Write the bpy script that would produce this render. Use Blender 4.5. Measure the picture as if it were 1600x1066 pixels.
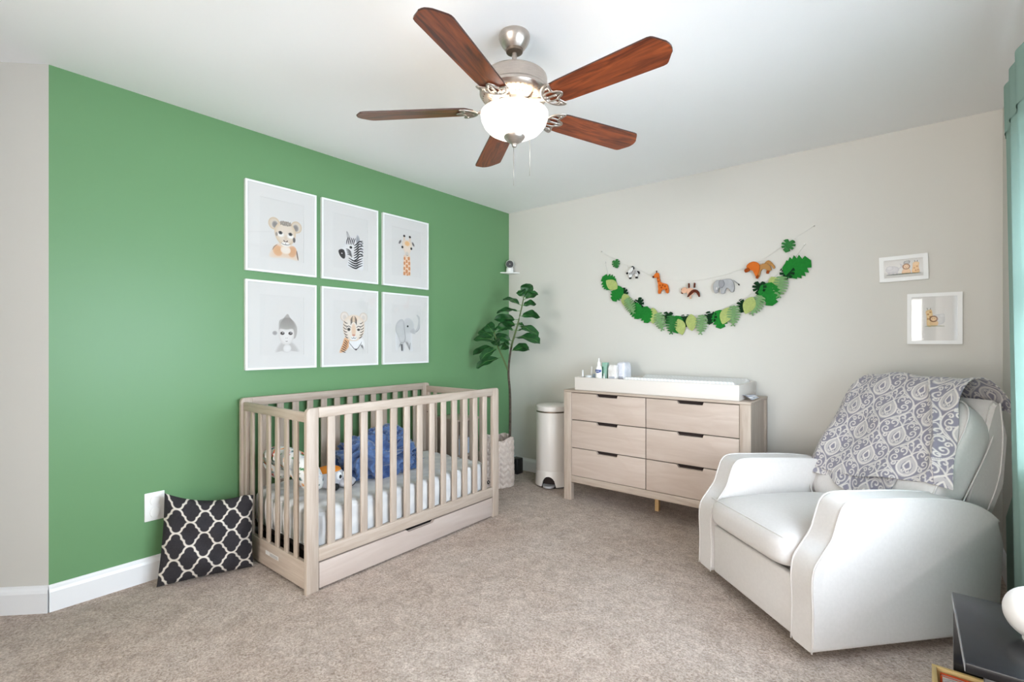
import bpy, bmesh, math, random
import numpy as np
from mathutils import Vector, Matrix, noise as mnoise

random.seed(4)
np.random.seed(4)
PI = math.pi
scene = bpy.context.scene
for o in list(bpy.data.objects):
    bpy.data.objects.remove(o, do_unlink=True)
C = scene.collection

# ------------------------------------------------------------------ camera
cam_d = bpy.data.cameras.new('camera')
cam_d.sensor_fit = 'HORIZONTAL'
cam_d.sensor_width = 36.0
cam_d.lens = 36.0 * 765.0 / 1600.0
cam_d.shift_y = 2.0 / 1600.0
cam_d.clip_start = 0.02
cam = bpy.data.objects.new('camera', cam_d)
C.objects.link(cam)
cam.location = (2.978, -3.657, 1.201)
cam.rotation_euler = (PI / 2, 0, math.radians(38.797))
scene.camera = cam

# ------------------------------------------------------------------ world, light, exposure
world = bpy.data.worlds.new('world')
scene.world = world
world.use_nodes = True
world.node_tree.nodes['Background'].inputs[0].default_value = (0.80, 0.90, 1.0, 1)
world.node_tree.nodes['Background'].inputs[1].default_value = 1.0

def area_light(name, loc, rot, sx, sy, power, col):
    d = bpy.data.lights.new(name, 'AREA')
    d.shape = 'RECTANGLE'; d.size = sx; d.size_y = sy; d.energy = power; d.color = col
    o = bpy.data.objects.new(name, d); C.objects.link(o)
    o.location = loc; o.rotation_euler = rot
    return o
# daylight through the window of the right wall and fill from an unseen window added behind the camera
area_light('window_daylight', (3.80, -2.05, 0.95), (0, math.radians(100), 0), 1.7, 2.6, 360, (0.74, 0.87, 1.0))
area_light('added_rear_fill', (2.2, -7.95, 1.0), (math.radians(98), 0, 0), 2.3, 2.0, 235, (1.0, 0.965, 0.93))

vs = scene.view_settings
scene.display_settings.display_device = 'sRGB'
vs.view_transform = 'Standard'
vs.look = 'None'
vs.exposure = 0.09
vs.gamma = 1.0
vs.use_curve_mapping = False

# ------------------------------------------------------------------ material helpers
def lin(c):
    out = []
    for v in c[:3]:
        v = v / 255.0
        out.append(v / 12.92 if v <= 0.04045 else ((v + 0.055) / 1.055) ** 2.4)
    return (*out, 1.0)

def new_mat(name):
    m = bpy.data.materials.new(name)
    m.use_nodes = True
    nt = m.node_tree
    b = nt.nodes['Principled BSDF']
    return m, nt, b

def N(nt, t, **kw):
    n = nt.nodes.new(t)
    for k, v in kw.items():
        setattr(n, k, v)
    return n

def mat(name, col, rough=0.5, metal=0.0, col2=None, nscale=8.0, bump=0.0, bscale=200.0, stretch=(1, 1, 1), detail=4.0, sheen=0.0, spec=0.5, bdist=0.004):
    m, nt, b = new_mat(name)
    b.inputs['Roughness'].default_value = rough
    b.inputs['Metallic'].default_value = metal
    b.inputs['Specular IOR Level'].default_value = spec
    if sheen:
        b.inputs['Sheen Weight'].default_value = sheen
    b.inputs['Base Color'].default_value = lin(col)
    tc = N(nt, 'ShaderNodeTexCoord')
    if col2 is not None:
        mp = N(nt, 'ShaderNodeMapping'); mp.inputs['Scale'].default_value = stretch
        nz = N(nt, 'ShaderNodeTexNoise'); nz.inputs['Scale'].default_value = nscale; nz.inputs['Detail'].default_value = detail
        rp = N(nt, 'ShaderNodeValToRGB')
        rp.color_ramp.elements[0].position = 0.32; rp.color_ramp.elements[1].position = 0.68
        rp.color_ramp.elements[0].color = lin(col); rp.color_ramp.elements[1].color = lin(col2)
        nt.links.new(tc.outputs['Object'], mp.inputs[0]); nt.links.new(mp.outputs[0], nz.inputs['Vector'])
        nt.links.new(nz.outputs[0], rp.inputs[0]); nt.links.new(rp.outputs[0], b.inputs['Base Color'])
    if bump:
        nz2 = N(nt, 'ShaderNodeTexNoise'); nz2.inputs['Scale'].default_value = bscale; nz2.inputs['Detail'].default_value = 3
        bp = N(nt, 'ShaderNodeBump'); bp.inputs['Strength'].default_value = bump; bp.inputs['Distance'].default_value = bdist
        nt.links.new(tc.outputs['Object'], nz2.inputs['Vector']); nt.links.new(nz2.outputs[0], bp.inputs['Height'])
        nt.links.new(bp.outputs[0], b.inputs['Normal'])
    return m

def wood(name, c1, c2, axis, rough=0.5, scale=6.0, stretch=14.0, contrast=(0.3, 0.7), knots=0.0):
    """grain stretched along one axis; every object gets its own stretch of grain"""
    m, nt, b = new_mat(name)
    b.inputs['Roughness'].default_value = rough
    tc = N(nt, 'ShaderNodeTexCoord'); oi = N(nt, 'ShaderNodeObjectInfo')
    add = N(nt, 'ShaderNodeVectorMath', operation='ADD')
    mul = N(nt, 'ShaderNodeVectorMath', operation='SCALE'); mul.inputs['Scale'].default_value = 9.0
    cmb = N(nt, 'ShaderNodeCombineXYZ')
    for i in range(3):
        nt.links.new(oi.outputs['Random'], cmb.inputs[i])
    nt.links.new(cmb.outputs[0], mul.inputs[0])
    nt.links.new(tc.outputs['Object'], add.inputs[0]); nt.links.new(mul.outputs[0], add.inputs[1])
    mp = N(nt, 'ShaderNodeMapping')
    sc = [stretch] * 3; sc[axis] = 1.0
    mp.inputs['Scale'].default_value = sc
    nt.links.new(add.outputs[0], mp.inputs[0])
    nz = N(nt, 'ShaderNodeTexNoise'); nz.inputs['Scale'].default_value = scale; nz.inputs['Detail'].default_value = 5; nz.inputs['Distortion'].default_value = 0.5 + knots
    nt.links.new(mp.outputs[0], nz.inputs['Vector'])
    rp = N(nt, 'ShaderNodeValToRGB')
    rp.color_ramp.elements[0].position = contrast[0]; rp.color_ramp.elements[1].position = contrast[1]
    rp.color_ramp.elements[0].color = lin(c1); rp.color_ramp.elements[1].color = lin(c2)
    nt.links.new(nz.outputs[0], rp.inputs[0]); nt.links.new(rp.outputs[0], b.inputs['Base Color'])
    return m

def attr_mat(name, rough=0.8, bump=0.0, bscale=300.0, sheen=0.0, bdist=0.002):
    m, nt, b = new_mat(name)
    b.inputs['Roughness'].default_value = rough
    b.inputs['Specular IOR Level'].default_value = 0.25
    if sheen: b.inputs['Sheen Weight'].default_value = sheen
    at = N(nt, 'ShaderNodeAttribute'); at.attribute_name = 'Col'
    nt.links.new(at.outputs['Color'], b.inputs['Base Color'])
    if bump:
        tc = N(nt, 'ShaderNodeTexCoord')
        nz2 = N(nt, 'ShaderNodeTexNoise'); nz2.inputs['Scale'].default_value = bscale
        bp = N(nt, 'ShaderNodeBump'); bp.inputs['Strength'].default_value = bump; bp.inputs['Distance'].default_value = bdist
        nt.links.new(tc.outputs['Object'], nz2.inputs['Vector']); nt.links.new(nz2.outputs[0], bp.inputs['Height'])
        nt.links.new(bp.outputs[0], b.inputs['Normal'])
    return m

def glazing_mat(name):
    m, nt, b = new_mat(name)
    nt.nodes.remove(b)
    out = nt.nodes['Material Output']
    tr = N(nt, 'ShaderNodeBsdfTransparent'); gl = N(nt, 'ShaderNodeBsdfGlossy'); gl.inputs['Roughness'].default_value = 0.03
    lw = N(nt, 'ShaderNodeLayerWeight'); lw.inputs['Blend'].default_value = 0.5
    pw = N(nt, 'ShaderNodeMath', operation='POWER'); pw.inputs[1].default_value = 5.0
    fr = N(nt, 'ShaderNodeMath', operation='MULTIPLY_ADD'); fr.inputs[1].default_value = 0.9; fr.inputs[2].default_value = 0.03
    nt.links.new(lw.outputs['Facing'], pw.inputs[0]); nt.links.new(pw.outputs[0], fr.inputs[0])
    mx = N(nt, 'ShaderNodeMixShader')
    nt.links.new(fr.outputs[0], mx.inputs[0]); nt.links.new(tr.outputs[0], mx.inputs[1]); nt.links.new(gl.outputs[0], mx.inputs[2])
    nt.links.new(mx.outputs[0], out.inputs[0])
    return m

def carpet_mat():
    m, nt, b = new_mat('carpet')
    b.inputs['Roughness'].default_value = 0.95
    b.inputs['Specular IOR Level'].default_value = 0.1
    tc = N(nt, 'ShaderNodeTexCoord')
    def nz(scale, detail, lo, hi, c1, c2, dist=0.0):
        n = N(nt, 'ShaderNodeTexNoise'); n.inputs['Scale'].default_value = scale; n.inputs['Detail'].default_value = detail; n.inputs['Distortion'].default_value = dist
        nt.links.new(tc.outputs['Object'], n.inputs['Vector'])
        r = N(nt, 'ShaderNodeValToRGB')
        r.color_ramp.elements[0].position = lo; r.color_ramp.elements[1].position = hi
        r.color_ramp.elements[0].color = c1; r.color_ramp.elements[1].color = c2
        nt.links.new(n.outputs[0], r.inputs[0])
        return n, r
    n1, r1 = nz(130, 4, 0.30, 0.68, lin((172, 154, 141)), lin((230, 215, 204)), 0.6)
    n2, r2 = nz(14, 4, 0.3, 0.7, (0.74, 0.73, 0.72, 1), (1, 1, 1, 1), 0.9)
    n3, r3 = nz(2.2, 3, 0.35, 0.65, (0.92, 0.89, 0.87, 1), (1, 1, 1, 1), 0.5)
    def mulc(a, c):
        mx = N(nt, 'ShaderNodeMix', data_type='RGBA', blend_type='MULTIPLY'); mx.inputs[0].default_value = 1
        nt.links.new(a, mx.inputs[6]); nt.links.new(c, mx.inputs[7]); return mx.outputs[2]
    nt.links.new(mulc(mulc(r1.outputs[0], r2.outputs[0]), r3.outputs[0]), b.inputs['Base Color'])
    bp = N(nt, 'ShaderNodeBump'); bp.inputs['Strength'].default_value = 0.75; bp.inputs['Distance'].default_value = 0.012
    nt.links.new(n1.outputs[0], bp.inputs['Height'])
    nt.links.new(bp.outputs[0], b.inputs['Normal'])
    return m

M = {}
M['green'] = mat('green_wall_paint', (108, 150, 105), 0.38, bump=0.05, bscale=400, spec=0.3)
M['beige'] = mat('greige_wall_paint', (212, 209, 202), 0.6, bump=0.05, bscale=400, spec=0.3)
M['ceil'] = mat('ceiling_paint', (250, 250, 250), 0.8, bump=0.06, bscale=300, spec=0.2)
M['trim'] = mat('white_trim_paint', (236, 236, 237), 0.35)
M['carpet'] = carpet_mat()
PW = ((170, 152, 137), (189, 174, 160))
for i, a in enumerate('xyz'):
    M['wood_' + a] = wood('washed_wood_' + a, PW[0], PW[1], i, 0.5, 5.0, 12.0, (0.25, 0.65))
M['drawer'] = wood('drawer_wood', (184, 165, 151), (198, 182, 170), 0, 0.5, 2.2, 7.0, (0.25, 0.7), 1.0)
M['cribdrawer'] = wood('crib_drawer_wood', (182, 165, 155), (196, 182, 173), 1, 0.5, 2.2, 7.0, (0.25, 0.7), 0.6)
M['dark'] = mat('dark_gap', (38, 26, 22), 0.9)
M['black'] = mat('black_plastic', (26, 25, 27), 0.4)
M['nickel'] = mat('brushed_nickel', (178, 168, 160), 0.32, 0.9, col2=(190, 181, 172), nscale=40, stretch=(1, 1, 12))
M['bronze'] = mat('dark_nickel', (120, 105, 92), 0.4, 0.8)
M['blade'] = wood('fan_blade_wood', (72, 26, 15), (158, 78, 38), 0, 0.32, 3.6, 8.0, (0.3, 0.72), 1.6)
M['blade_edge'] = mat('blade_edge', (60, 30, 22), 0.4)
M['frame'] = mat('white_frame', (236, 236, 235), 0.4)
M['matboard'] = mat('mat_board', (220, 218, 215), 0.8)
M['paper'] = mat('print_paper', (217, 215, 212), 0.85)
M['ink'] = attr_mat('print_ink', 0.85)
M['glazing'] = glazing_mat('picture_glazing')
M['fabric'] = mat('white_upholstery', (205, 200, 196), 0.85, col2=(209, 204, 200), nscale=90, bump=0.12, bscale=700, sheen=0.2, bdist=0.002, spec=0.2)
M['piping'] = mat('upholstery_piping', (222, 214, 203), 0.85)
M['whiteplastic'] = mat('white_plastic', (240, 239, 236), 0.35)
M['pailwhite'] = mat('pail_enamel', (222, 215, 208), 0.35)
M['chrome'] = mat('chrome', (190, 190, 192), 0.15, 1.0)
M['string'] = mat('white_string', (228, 226, 220), 0.8)
for k, c in {'leaf_green': (34, 116, 46), 'leaf_dark': (22, 52, 30), 'leaf_olive': (160, 172, 106), 'leaf_sage': (112, 146, 100), 'leaf_mid': (52, 110, 58)}.items():
    M[k] = mat('felt_' + k, c, 0.95, col2=tuple(int(v * 1.1) for v in c), nscale=60, bump=0.3, bscale=500, spec=0.1)
M['fig'] = mat('fig_leaf', (20, 60, 27), 0.42, col2=(38, 92, 42), nscale=16)
M['figvein'] = mat('fig_vein', (92, 140, 70), 0.5)
M['bark'] = mat('fig_bark', (58, 48, 40), 0.8, col2=(92, 80, 66), nscale=40, bump=0.4, bscale=120)
M['stem'] = mat('green_stem', (86, 104, 58), 0.6)
M['basket'] = mat('woven_basket', (206, 188, 176), 0.9, col2=(222, 206, 194), nscale=60, bump=0.4, bscale=260)
M['soil'] = mat('soil', (50, 38, 30), 0.95)
M['sheet'] = mat('mattress_sheet', (226, 223, 220), 0.85, col2=(206, 205, 205), nscale=14, detail=1.5, bump=0.1, bscale=300, spec=0.2)
M['blue'] = mat('blue_plush', (44, 66, 116), 0.95, col2=(110, 138, 184), nscale=11, bump=0.5, bscale=90, sheen=0.5, spec=0.1)
M['black_table'] = mat('black_table', (22, 24, 28), 0.26, col2=(17, 19, 23), nscale=6)
M['lit_edge_grey'] = mat('lit_edge_paint', (150, 150, 152), 0.4)  # pale grey painted in for light catching the black edge

# ------------------------------------------------------------------ object helpers
def props(o, label=None, cat=None, group=None, kind=None):
    if label: o['label'] = label
    if cat: o['category'] = cat
    if group: o['group'] = group
    if kind: o['kind'] = kind
    return o

def thing(name, label, cat, loc=(0, 0, 0), rz=0.0, group=None):
    o = bpy.data.objects.new(name, None)
    o.empty_display_size = 0.05
    C.objects.link(o)
    o.location = loc; o.rotation_euler = (0, 0, rz)
    return props(o, label, cat, group)

def link(name, me, m, parent=None, world=True, smooth=False, recentre=True):
    """one mesh object. world=True: vertices are in world space (parent unrotated), else in the parent's frame"""
    if m is not None:
        mats = m if isinstance(m, (list, tuple)) else [m]
        for q in mats: me.materials.append(q)
    n = len(me.vertices)
    co = np.empty(n * 3, dtype=np.float64); me.vertices.foreach_get('co', co); co = co.reshape(-1, 3)
    off = np.zeros(3)
    if parent is not None and world:
        off = -np.array(gloc(parent))
    c = np.zeros(3)
    if recentre:
        c = (co.min(0) + co.max(0)) / 2
        co = co - c
        me.vertices.foreach_set('co', co.ravel())
    if smooth:
        me.polygons.foreach_set('use_smooth', [True] * len(me.polygons))
    me.update()
    o = bpy.data.objects.new(name, me); C.objects.link(o)
    o.location = c + off
    if parent is not None: o.parent = parent
    return o

def gloc(o):
    v = Vector(o.location)
    while o.parent is not None:
        o = o.parent; v = v + Vector(o.location)
    return v

def bm_obj(name, bm, m, parent=None, world=True, smooth=False):
    me = bpy.data.meshes.new(name)
    bmesh.ops.recalc_face_normals(bm, faces=bm.faces)
    bm.to_mesh(me); bm.free()
    return link(name, me, m, parent, world, smooth)

def weighted(o, ang=40):
    me = o.data
    me.polygons.foreach_set('use_smooth', [True] * len(me.polygons))
    try:
        me.set_sharp_from_angle(angle=math.radians(ang))
    except Exception:
        pass
    return o

def box(bm, x0, x1, y0, y1, z0, z1, bevel=0.0, seg=2):
    r = bmesh.ops.create_cube(bm, size=1.0)
    vsn = r['verts']
    for v in vsn:
        v.co = Vector(((x0 + x1) / 2 + v.co.x * (x1 - x0), (y0 + y1) / 2 + v.co.y * (y1 - y0), (z0 + z1) / 2 + v.co.z * (z1 - z0)))
    if bevel > 0:
        es = list({e for v in vsn for e in v.link_edges})
        bmesh.ops.bevel(bm, geom=es, offset=bevel, segments=seg, affect='EDGES', profile=0.5)

def box_obj(name, b, m, parent=None, bevel=0.0, world=True, seg=2):
    bm = bmesh.new(); box(bm, *b, bevel=bevel, seg=seg)
    o = bm_obj(name, bm, m, parent, world)
    if bevel: weighted(o, 50)
    return o

def prism(bm, pts, axis, a0, a1):
    """extrude a 2D outline along an axis (0,1,2); pts are the other two coordinates in order"""
    def mk(p, a):
        c = list(p); c.insert(axis, a); return bm.verts.new(c)
    A = [mk(p, a0) for p in pts]; B = [mk(p, a1) for p in pts]
    fs = [bm.faces.new(A), bm.faces.new(B[::-1])]
    n = len(pts)
    for i in range(n):
        bm.faces.new((A[i], A[(i + 1) % n], B[(i + 1) % n], B[i]))
    return A, B

def prism_obj(name, pts, axis, a0, a1, m, parent=None, bevel=0.0, seg=2, world=True, ang=40):
    bm = bmesh.new(); A, B = prism(bm, pts, axis, a0, a1)
    if bevel:
        caps = [f for f in bm.faces if len(f.verts) == len(pts)]
        es = list({e for f in caps for e in f.edges})
        bmesh.ops.bevel(bm, geom=es, offset=bevel, segments=seg, affect='EDGES', profile=0.5)
    o = bm_obj(name, bm, m, parent, world)
    weighted(o, ang)
    return o

def lathe(bm, prof, cx=0, cy=0, seg=32, sx=1.0, sy=1.0):
    rings = []
    for r, z in prof:
        if r < 1e-6:
            rings.append([bm.verts.new((cx, cy, z))])
        else:
            rings.append([bm.verts.new((cx + r * sx * math.cos(2 * PI * i / seg), cy + r * sy * math.sin(2 * PI * i / seg), z)) for i in range(seg)])
    for a, b in zip(rings[:-1], rings[1:]):
        for i in range(seg):
            j = (i + 1) % seg
            if len(a) == 1 and len(b) == 1: continue
            if len(a) == 1: bm.faces.new((a[0], b[j], b[i]))
            elif len(b) == 1: bm.faces.new((a[i], a[j], b[0]))
            else: bm.faces.new((a[i], a[j], b[j], b[i]))

def lathe_obj(name, prof, m, parent=None, cx=0, cy=0, seg=32, ang=40, world=True, sx=1.0, sy=1.0):
    bm = bmesh.new(); lathe(bm, prof, cx, cy, seg, sx, sy)
    return weighted(bm_obj(name, bm, m, parent, world), ang)

def tube(bm, pts, rad, seg=8, caps=True, flat=1.0):
    pts = [Vector(p) for p in pts]
    n = len(pts)
    rads = rad if isinstance(rad, (list, tuple)) else [rad] * n
    rings = []
    up = Vector((0.01, 0.02, 1))
    for i, p in enumerate(pts):
        t = (pts[min(i + 1, n - 1)] - pts[max(i - 1, 0)]).normalized()
        if abs(t.dot(up.normalized())) > 0.97: ref = Vector((1, 0.02, 0))
        else: ref = up
        a = t.cross(ref).normalized(); b = t.cross(a).normalized()
        rings.append([bm.verts.new(p + (a * math.cos(2 * PI * k / seg) + b * flat * math.sin(2 * PI * k / seg)) * rads[i]) for k in range(seg)])
    for A, B in zip(rings[:-1], rings[1:]):
        for k in range(seg):
            bm.faces.new((A[k], A[(k + 1) % seg], B[(k + 1) % seg], B[k]))
    if caps:
        bm.faces.new(rings[0][::-1]); bm.faces.new(rings[-1])

def tube_obj(name, pts, rad, m, parent=None, seg=8, world=True):
    bm = bmesh.new(); tube(bm, pts, rad, seg)
    return bm_obj(name, bm, m, parent, world, True)

def grid_mesh(name, P, cols=None):
    """P: (nu, nv, 3) array -> quad grid mesh, optional per-vertex colours (linear)"""
    nu, nv = P.shape[:2]
    idx = np.arange(nu * nv).reshape(nu, nv)
    q = np.stack([idx[:-1, :-1], idx[1:, :-1], idx[1:, 1:], idx[:-1, 1:]], -1).reshape(-1, 4)
    me = bpy.data.meshes.new(name)
    me.vertices.add(nu * nv); me.vertices.foreach_set('co', P.reshape(-1))
    me.loops.add(q.size); me.loops.foreach_set('vertex_index', q.ravel().astype(np.int32))
    me.polygons.add(len(q)); me.polygons.foreach_set('loop_start', np.arange(0, q.size, 4, dtype=np.int32))
    me.update(calc_edges=True)
    if cols is not None:
        at = me.color_attributes.new('Col', 'FLOAT_COLOR', 'POINT')
        c4 = np.ones((nu * nv, 4), dtype=np.float32); c4[:, :3] = cols.reshape(-1, 3)
        at.data.foreach_set('color', c4.ravel())
    return me

def catmull(pts, n=8, closed=False):
    pts = [np.array(p, float) for p in pts]; out = []
    m = len(pts)
    rng = range(m) if closed else range(m - 1)
    for i in rng:
        if closed: p0, p1, p2, p3 = pts[i - 1], pts[i], pts[(i + 1) % m], pts[(i + 2) % m]
        else: p0, p1, p2, p3 = pts[max(i - 1, 0)], pts[i], pts[i + 1], pts[min(i + 2, m - 1)]
        for k in range(n):
            t = k / n
            out.append(0.5 * (2 * p1 + (p2 - p0) * t + (2 * p0 - 5 * p1 + 4 * p2 - p3) * t * t + (3 * p1 - p0 - 3 * p2 + p3) * t ** 3))
    if not closed: out.append(pts[-1])
    return out

def subsurf(o, lv=2):
    md = o.modifiers.new('subdivision', 'SUBSURF'); md.levels = lv; md.render_levels = lv
    return o

def noise3(P, s):
    return np.array([mnoise.noise(Vector((float(a) * s, float(b) * s, float(c) * s))) for a, b, c in P])

# ------------------------------------------------------------------ room shell
H = 2.44
XR = 3.38
YN = -7.6
def struct(name, boxes, m, bevel=0.0):
    bm = bmesh.new()
    for b in boxes: box(bm, *b, bevel=bevel)
    return props(bm_obj(name, bm, m), kind='structure')

struct('floor', [(-1.6, 3.6, -7.9, 0.15, -0.1, 0.0)], M['carpet'])
struct('ceiling', [(-1.6, 3.6, -7.9, 0.15, H, H + 0.1)], M['ceil'])
struct('wall_left', [(-0.12, 0.0, -3.25, 0.12, 0, H)], M['green'])
struct('wall_back', [(0.0, XR + 0.12, 0.0, 0.12, 0, H)], M['beige'])
WY0, WY1, WZ0, WZ1 = -3.1, -1.0, 0.70, 2.05
struct('wall_right', [(XR, XR + 0.12, WY1, 0.0, 0, H), (XR, XR + 0.12, YN, WY0, 0, H), (XR, XR + 0.12, WY0, WY1, 0, WZ0), (XR, XR + 0.12, WY0, WY1, WZ1, H)], M['beige'])
struct('wall_near', [(.78, 1.15, YN - 0.12, YN, 0, H), (3.25, XR + 0.12, YN - 0.12, YN, 0, H), (1.15, 3.25, YN - 0.12, YN, 0, 0.2), (1.15, 3.25, YN - 0.12, YN, 2.35, H)], M['beige'])
struct('wall_blocker_alcove', [(-1.30, .90, -4.62, -4.50, 0, H)], M['beige'])  # unseen partition, added to block rear light from the angled wall
struct('wall_blocker_passage', [(.78, .90, YN, -4.62, 0, H)], M['beige'])  # added with the partition, also keeps rear light off the angled wall
# wall turning away at 45 degrees, left of the green wall
def slab45(name, z0, z1, t0, t1, m, L=1.62, s0=0.0, kind=True):
    a = Vector((-math.sqrt(.5), -math.sqrt(.5), 0)); n = Vector((math.sqrt(.5), -math.sqrt(.5), 0))
    p = Vector((0, -3.25, 0))
    pts = [p + a * s0 + n * t0, p + a * L + n * t0, p + a * L + n * t1, p + a * s0 + n * t1]
    bm = bmesh.new(); prism(bm, [(q.x, q.y) for q in pts], 2, z0, z1)
    return props(bm_obj(name, bm, m), kind='structure')
slab45('wall_angled', 0, H, -0.1, 0.0, M['beige'])
BP = [(0, 0), (0.016, 0), (0.016, 0.088), (0.012, 0.100), (0.006, 0.108), (0.004, 0.118), (0, 0.118)]
def baseboard(name, axis, fix, sgn, a0, a1):
    bm = bmesh.new()
    if axis == 1: prism(bm, [(fix + sgn * d, z) for d, z in BP], 1, a0, a1)
    else: prism(bm, [(fix + sgn * d, z) for d, z in BP], 0, a0, a1)
    return props(bm_obj(name, bm, M['trim']), kind='structure')
baseboard('baseboard_left', 1, 0.0, 1, -3.25, 0.0)
baseboard('baseboard_back', 0, 0.0, -1, 0.0, XR)
baseboard('baseboard_right', 1, XR, -1, YN, 0.0)
bm = bmesh.new()
a45 = Vector((-math.sqrt(.5), -math.sqrt(.5), 0)); n45 = Vector((math.sqrt(.5), -math.sqrt(.5), 0)); p45 = Vector((0, -3.25, 0))
A = [bm.verts.new(p45 + n45 * d + Vector((0, 0, z)) - a45 * 0.4142 * d) for d, z in BP]
B = [bm.verts.new(p45 + a45 * 1.62 + n45 * d + Vector((0, 0, z))) for d, z in BP]
bm.faces.new(A); bm.faces.new(B[::-1])
for i in range(len(BP)):
    j = (i + 1) % len(BP); bm.faces.new((A[i], A[j], B[j], B[i]))
props(bm_obj('baseboard_angled', bm, M['trim']), kind='structure')

# windows: frame, sill, panes and (right wall) open blind slats
w1 = props(bpy.data.objects.new('window_1', None), kind='structure'); C.objects.link(w1); w1.location = (XR, (WY0 + WY1) / 2, WZ0)
bm = bmesh.new()
for b in [(XR - .02, XR + .1, WY0, WY0 + .05, WZ0, WZ1), (XR - .02, XR + .1, WY1 - .05, WY1, WZ0, WZ1), (XR - .02, XR + .1, WY0, WY1, WZ1 - .05, WZ1), (XR - .02, XR + .1, WY0, WY1, WZ0, WZ0 + .05), (XR + .06, XR + .1, -2.08, -2.02, WZ0, WZ1), (XR + .06, XR + .1, WY0, WY1, 1.37, 1.42)]:
    box(bm, *b)
bm_obj('window_frame', bm, M['trim'], w1)
box_obj('window_sill', (XR - .06, XR + .02, WY0 - .05, WY1 + .05, WZ0 - .03, WZ0), M['trim'], w1, 0.004)
box_obj('pane', (XR + .078, XR + .082, WY0 + .05, -2.08, WZ0 + .05, WZ1 - .05), M['glazing'], w1)
box_obj('pane', (XR + .078, XR + .082, -2.02, WY1 - .05, WZ0 + .05, WZ1 - .05), M['glazing'], w1)
bl = props(bpy.data.objects.new('window_blind', None), 'white slatted blind hanging in the window behind the green curtain', 'blind'); C.objects.link(bl); bl.location = (XR + .02, (WY0 + WY1) / 2, WZ0 + .05)
box_obj('head_rail', (XR - .0, XR + .045, WY0 + .06, WY1 - .06, WZ1 - .09, WZ1 - .055), M['trim'], bl, 0.003)
slat = None
nsl = 26
for i in range(nsl):
    z = WZ0 + .07 + i * (WZ1 - WZ0 - .17) / (nsl - 1)
    if slat is None:
        bm = bmesh.new(); box(bm, XR + .002, XR + .044, WY0 + .06, WY1 - .06, z - .001, z + .001)
        slat = bm_obj('slat', bm, M['trim'], bl)
        slat.rotation_euler = (0, math.radians(-12), 0); zs = z; zl = slat.location.z
    else:
        s = slat.copy(); C.objects.link(s); s.location.z = zl + (z - zs)
w2 = props(bpy.data.objects.new('added_rear_window', None), kind='structure'); C.objects.link(w2); w2.location = (2.2, YN, .2)  # unseen window, added to let the rear fill light in
bm = bmesh.new()
for b in [(1.15, 1.2, YN - .1, YN + .02, .2, 2.35), (3.2, 3.25, YN - .1, YN + .02, .2, 2.35), (1.15, 3.25, YN - .1, YN + .02, 2.30, 2.35), (1.15, 3.25, YN - .1, YN + .02, .2, .25), (2.17, 2.23, YN - .1, YN - .04, .2, 2.35)]:
    box(bm, *b)
bm_obj('window_frame', bm, M['trim'], w2)
box_obj('pane', (1.2, 2.17, YN - .08, YN - .076, .25, 2.30), M['glazing'], w2)
box_obj('pane', (2.23, 3.2, YN - .08, YN - .076, .25, 2.30), M['glazing'], w2)

# ------------------------------------------------------------------ ceiling fan
FC = Vector((1.750, -2.114, 0))
fan = thing('ceiling_fan', 'five-blade ceiling fan with reddish wooden blades and lit glass bowl', 'ceiling fan', (FC.x, FC.y, H))
def fz(prof, dz=.025): return [(r, z + dz) for r, z in prof]
lathe_obj('canopy', [(0, H - .0005), (.060, H - .0005), (.0625, H - .006), (.0625, H - .016), (.060, H - .026), (.052, H - .042), (.042, H - .056), (.036, H - .062), (.0, H - .062)], M['nickel'], fan, FC.x, FC.y, 40)
lathe_obj('canopy_collar', [(.035, H - .062), (.033, H - .072), (.022, H - .076), (0, H - .076)], M['bronze'], fan, FC.x, FC.y, 32)
lathe_obj('downrod', [(.0105, H - .075), (.0105, 2.29), (.018, 2.29), (.018, 2.27), (0, 2.27)], M['nickel'], fan, FC.x, FC.y, 20)
mot = lathe_obj('motor_housing', fz([(0, 2.262), (.06, 2.262), (.098, 2.256), (.122, 2.246), (.130, 2.238), (.132, 2.230), (.132, 2.190), (.136, 2.188), (.140, 2.182), (.140, 2.172), (.134, 2.162), (.118, 2.150), (.092, 2.141), (.075, 2.138), (.072, 2.13), (0, 2.13)]), M['nickel'], fan, FC.x, FC.y, 64, 30)
bm = bmesh.new()
for k in range(44):
    a = 2 * PI * k / 44
    ca, sa = math.cos(a), math.sin(a)
    def pt(r, z, w): return (FC.x + r * ca - w * sa, FC.y + r * sa + w * ca, z)
    q = [bm.verts.new(pt(r, z, w)) for r, z, w in ((.094, 2.1655, -.0022), (.128, 2.1812, -.0032), (.128, 2.1812, .0032), (.094, 2.1655, .0022))]
    q2 = [bm.verts.new(v.co + Vector((0, 0, .004))) for v in q]
    bm.faces.new(q); bm.faces.new(q2[::-1])
    for i in range(4): bm.faces.new((q[i], q[(i + 1) % 4], q2[(i + 1) % 4], q2[i]))
vo = bm_obj('vent_slots', bm, M['bronze'], None); vo.parent = mot; vo.location = Vector(vo.location) - gloc(mot); vo['kind'] = 'stuff'
lathe_obj('switch_housing', fz([(.060, 2.132), (.062, 2.122), (.062, 2.104), (.056, 2.098), (.050, 2.096), (0, 2.096)]), M['nickel'], fan, FC.x, FC.y, 32)
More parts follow.
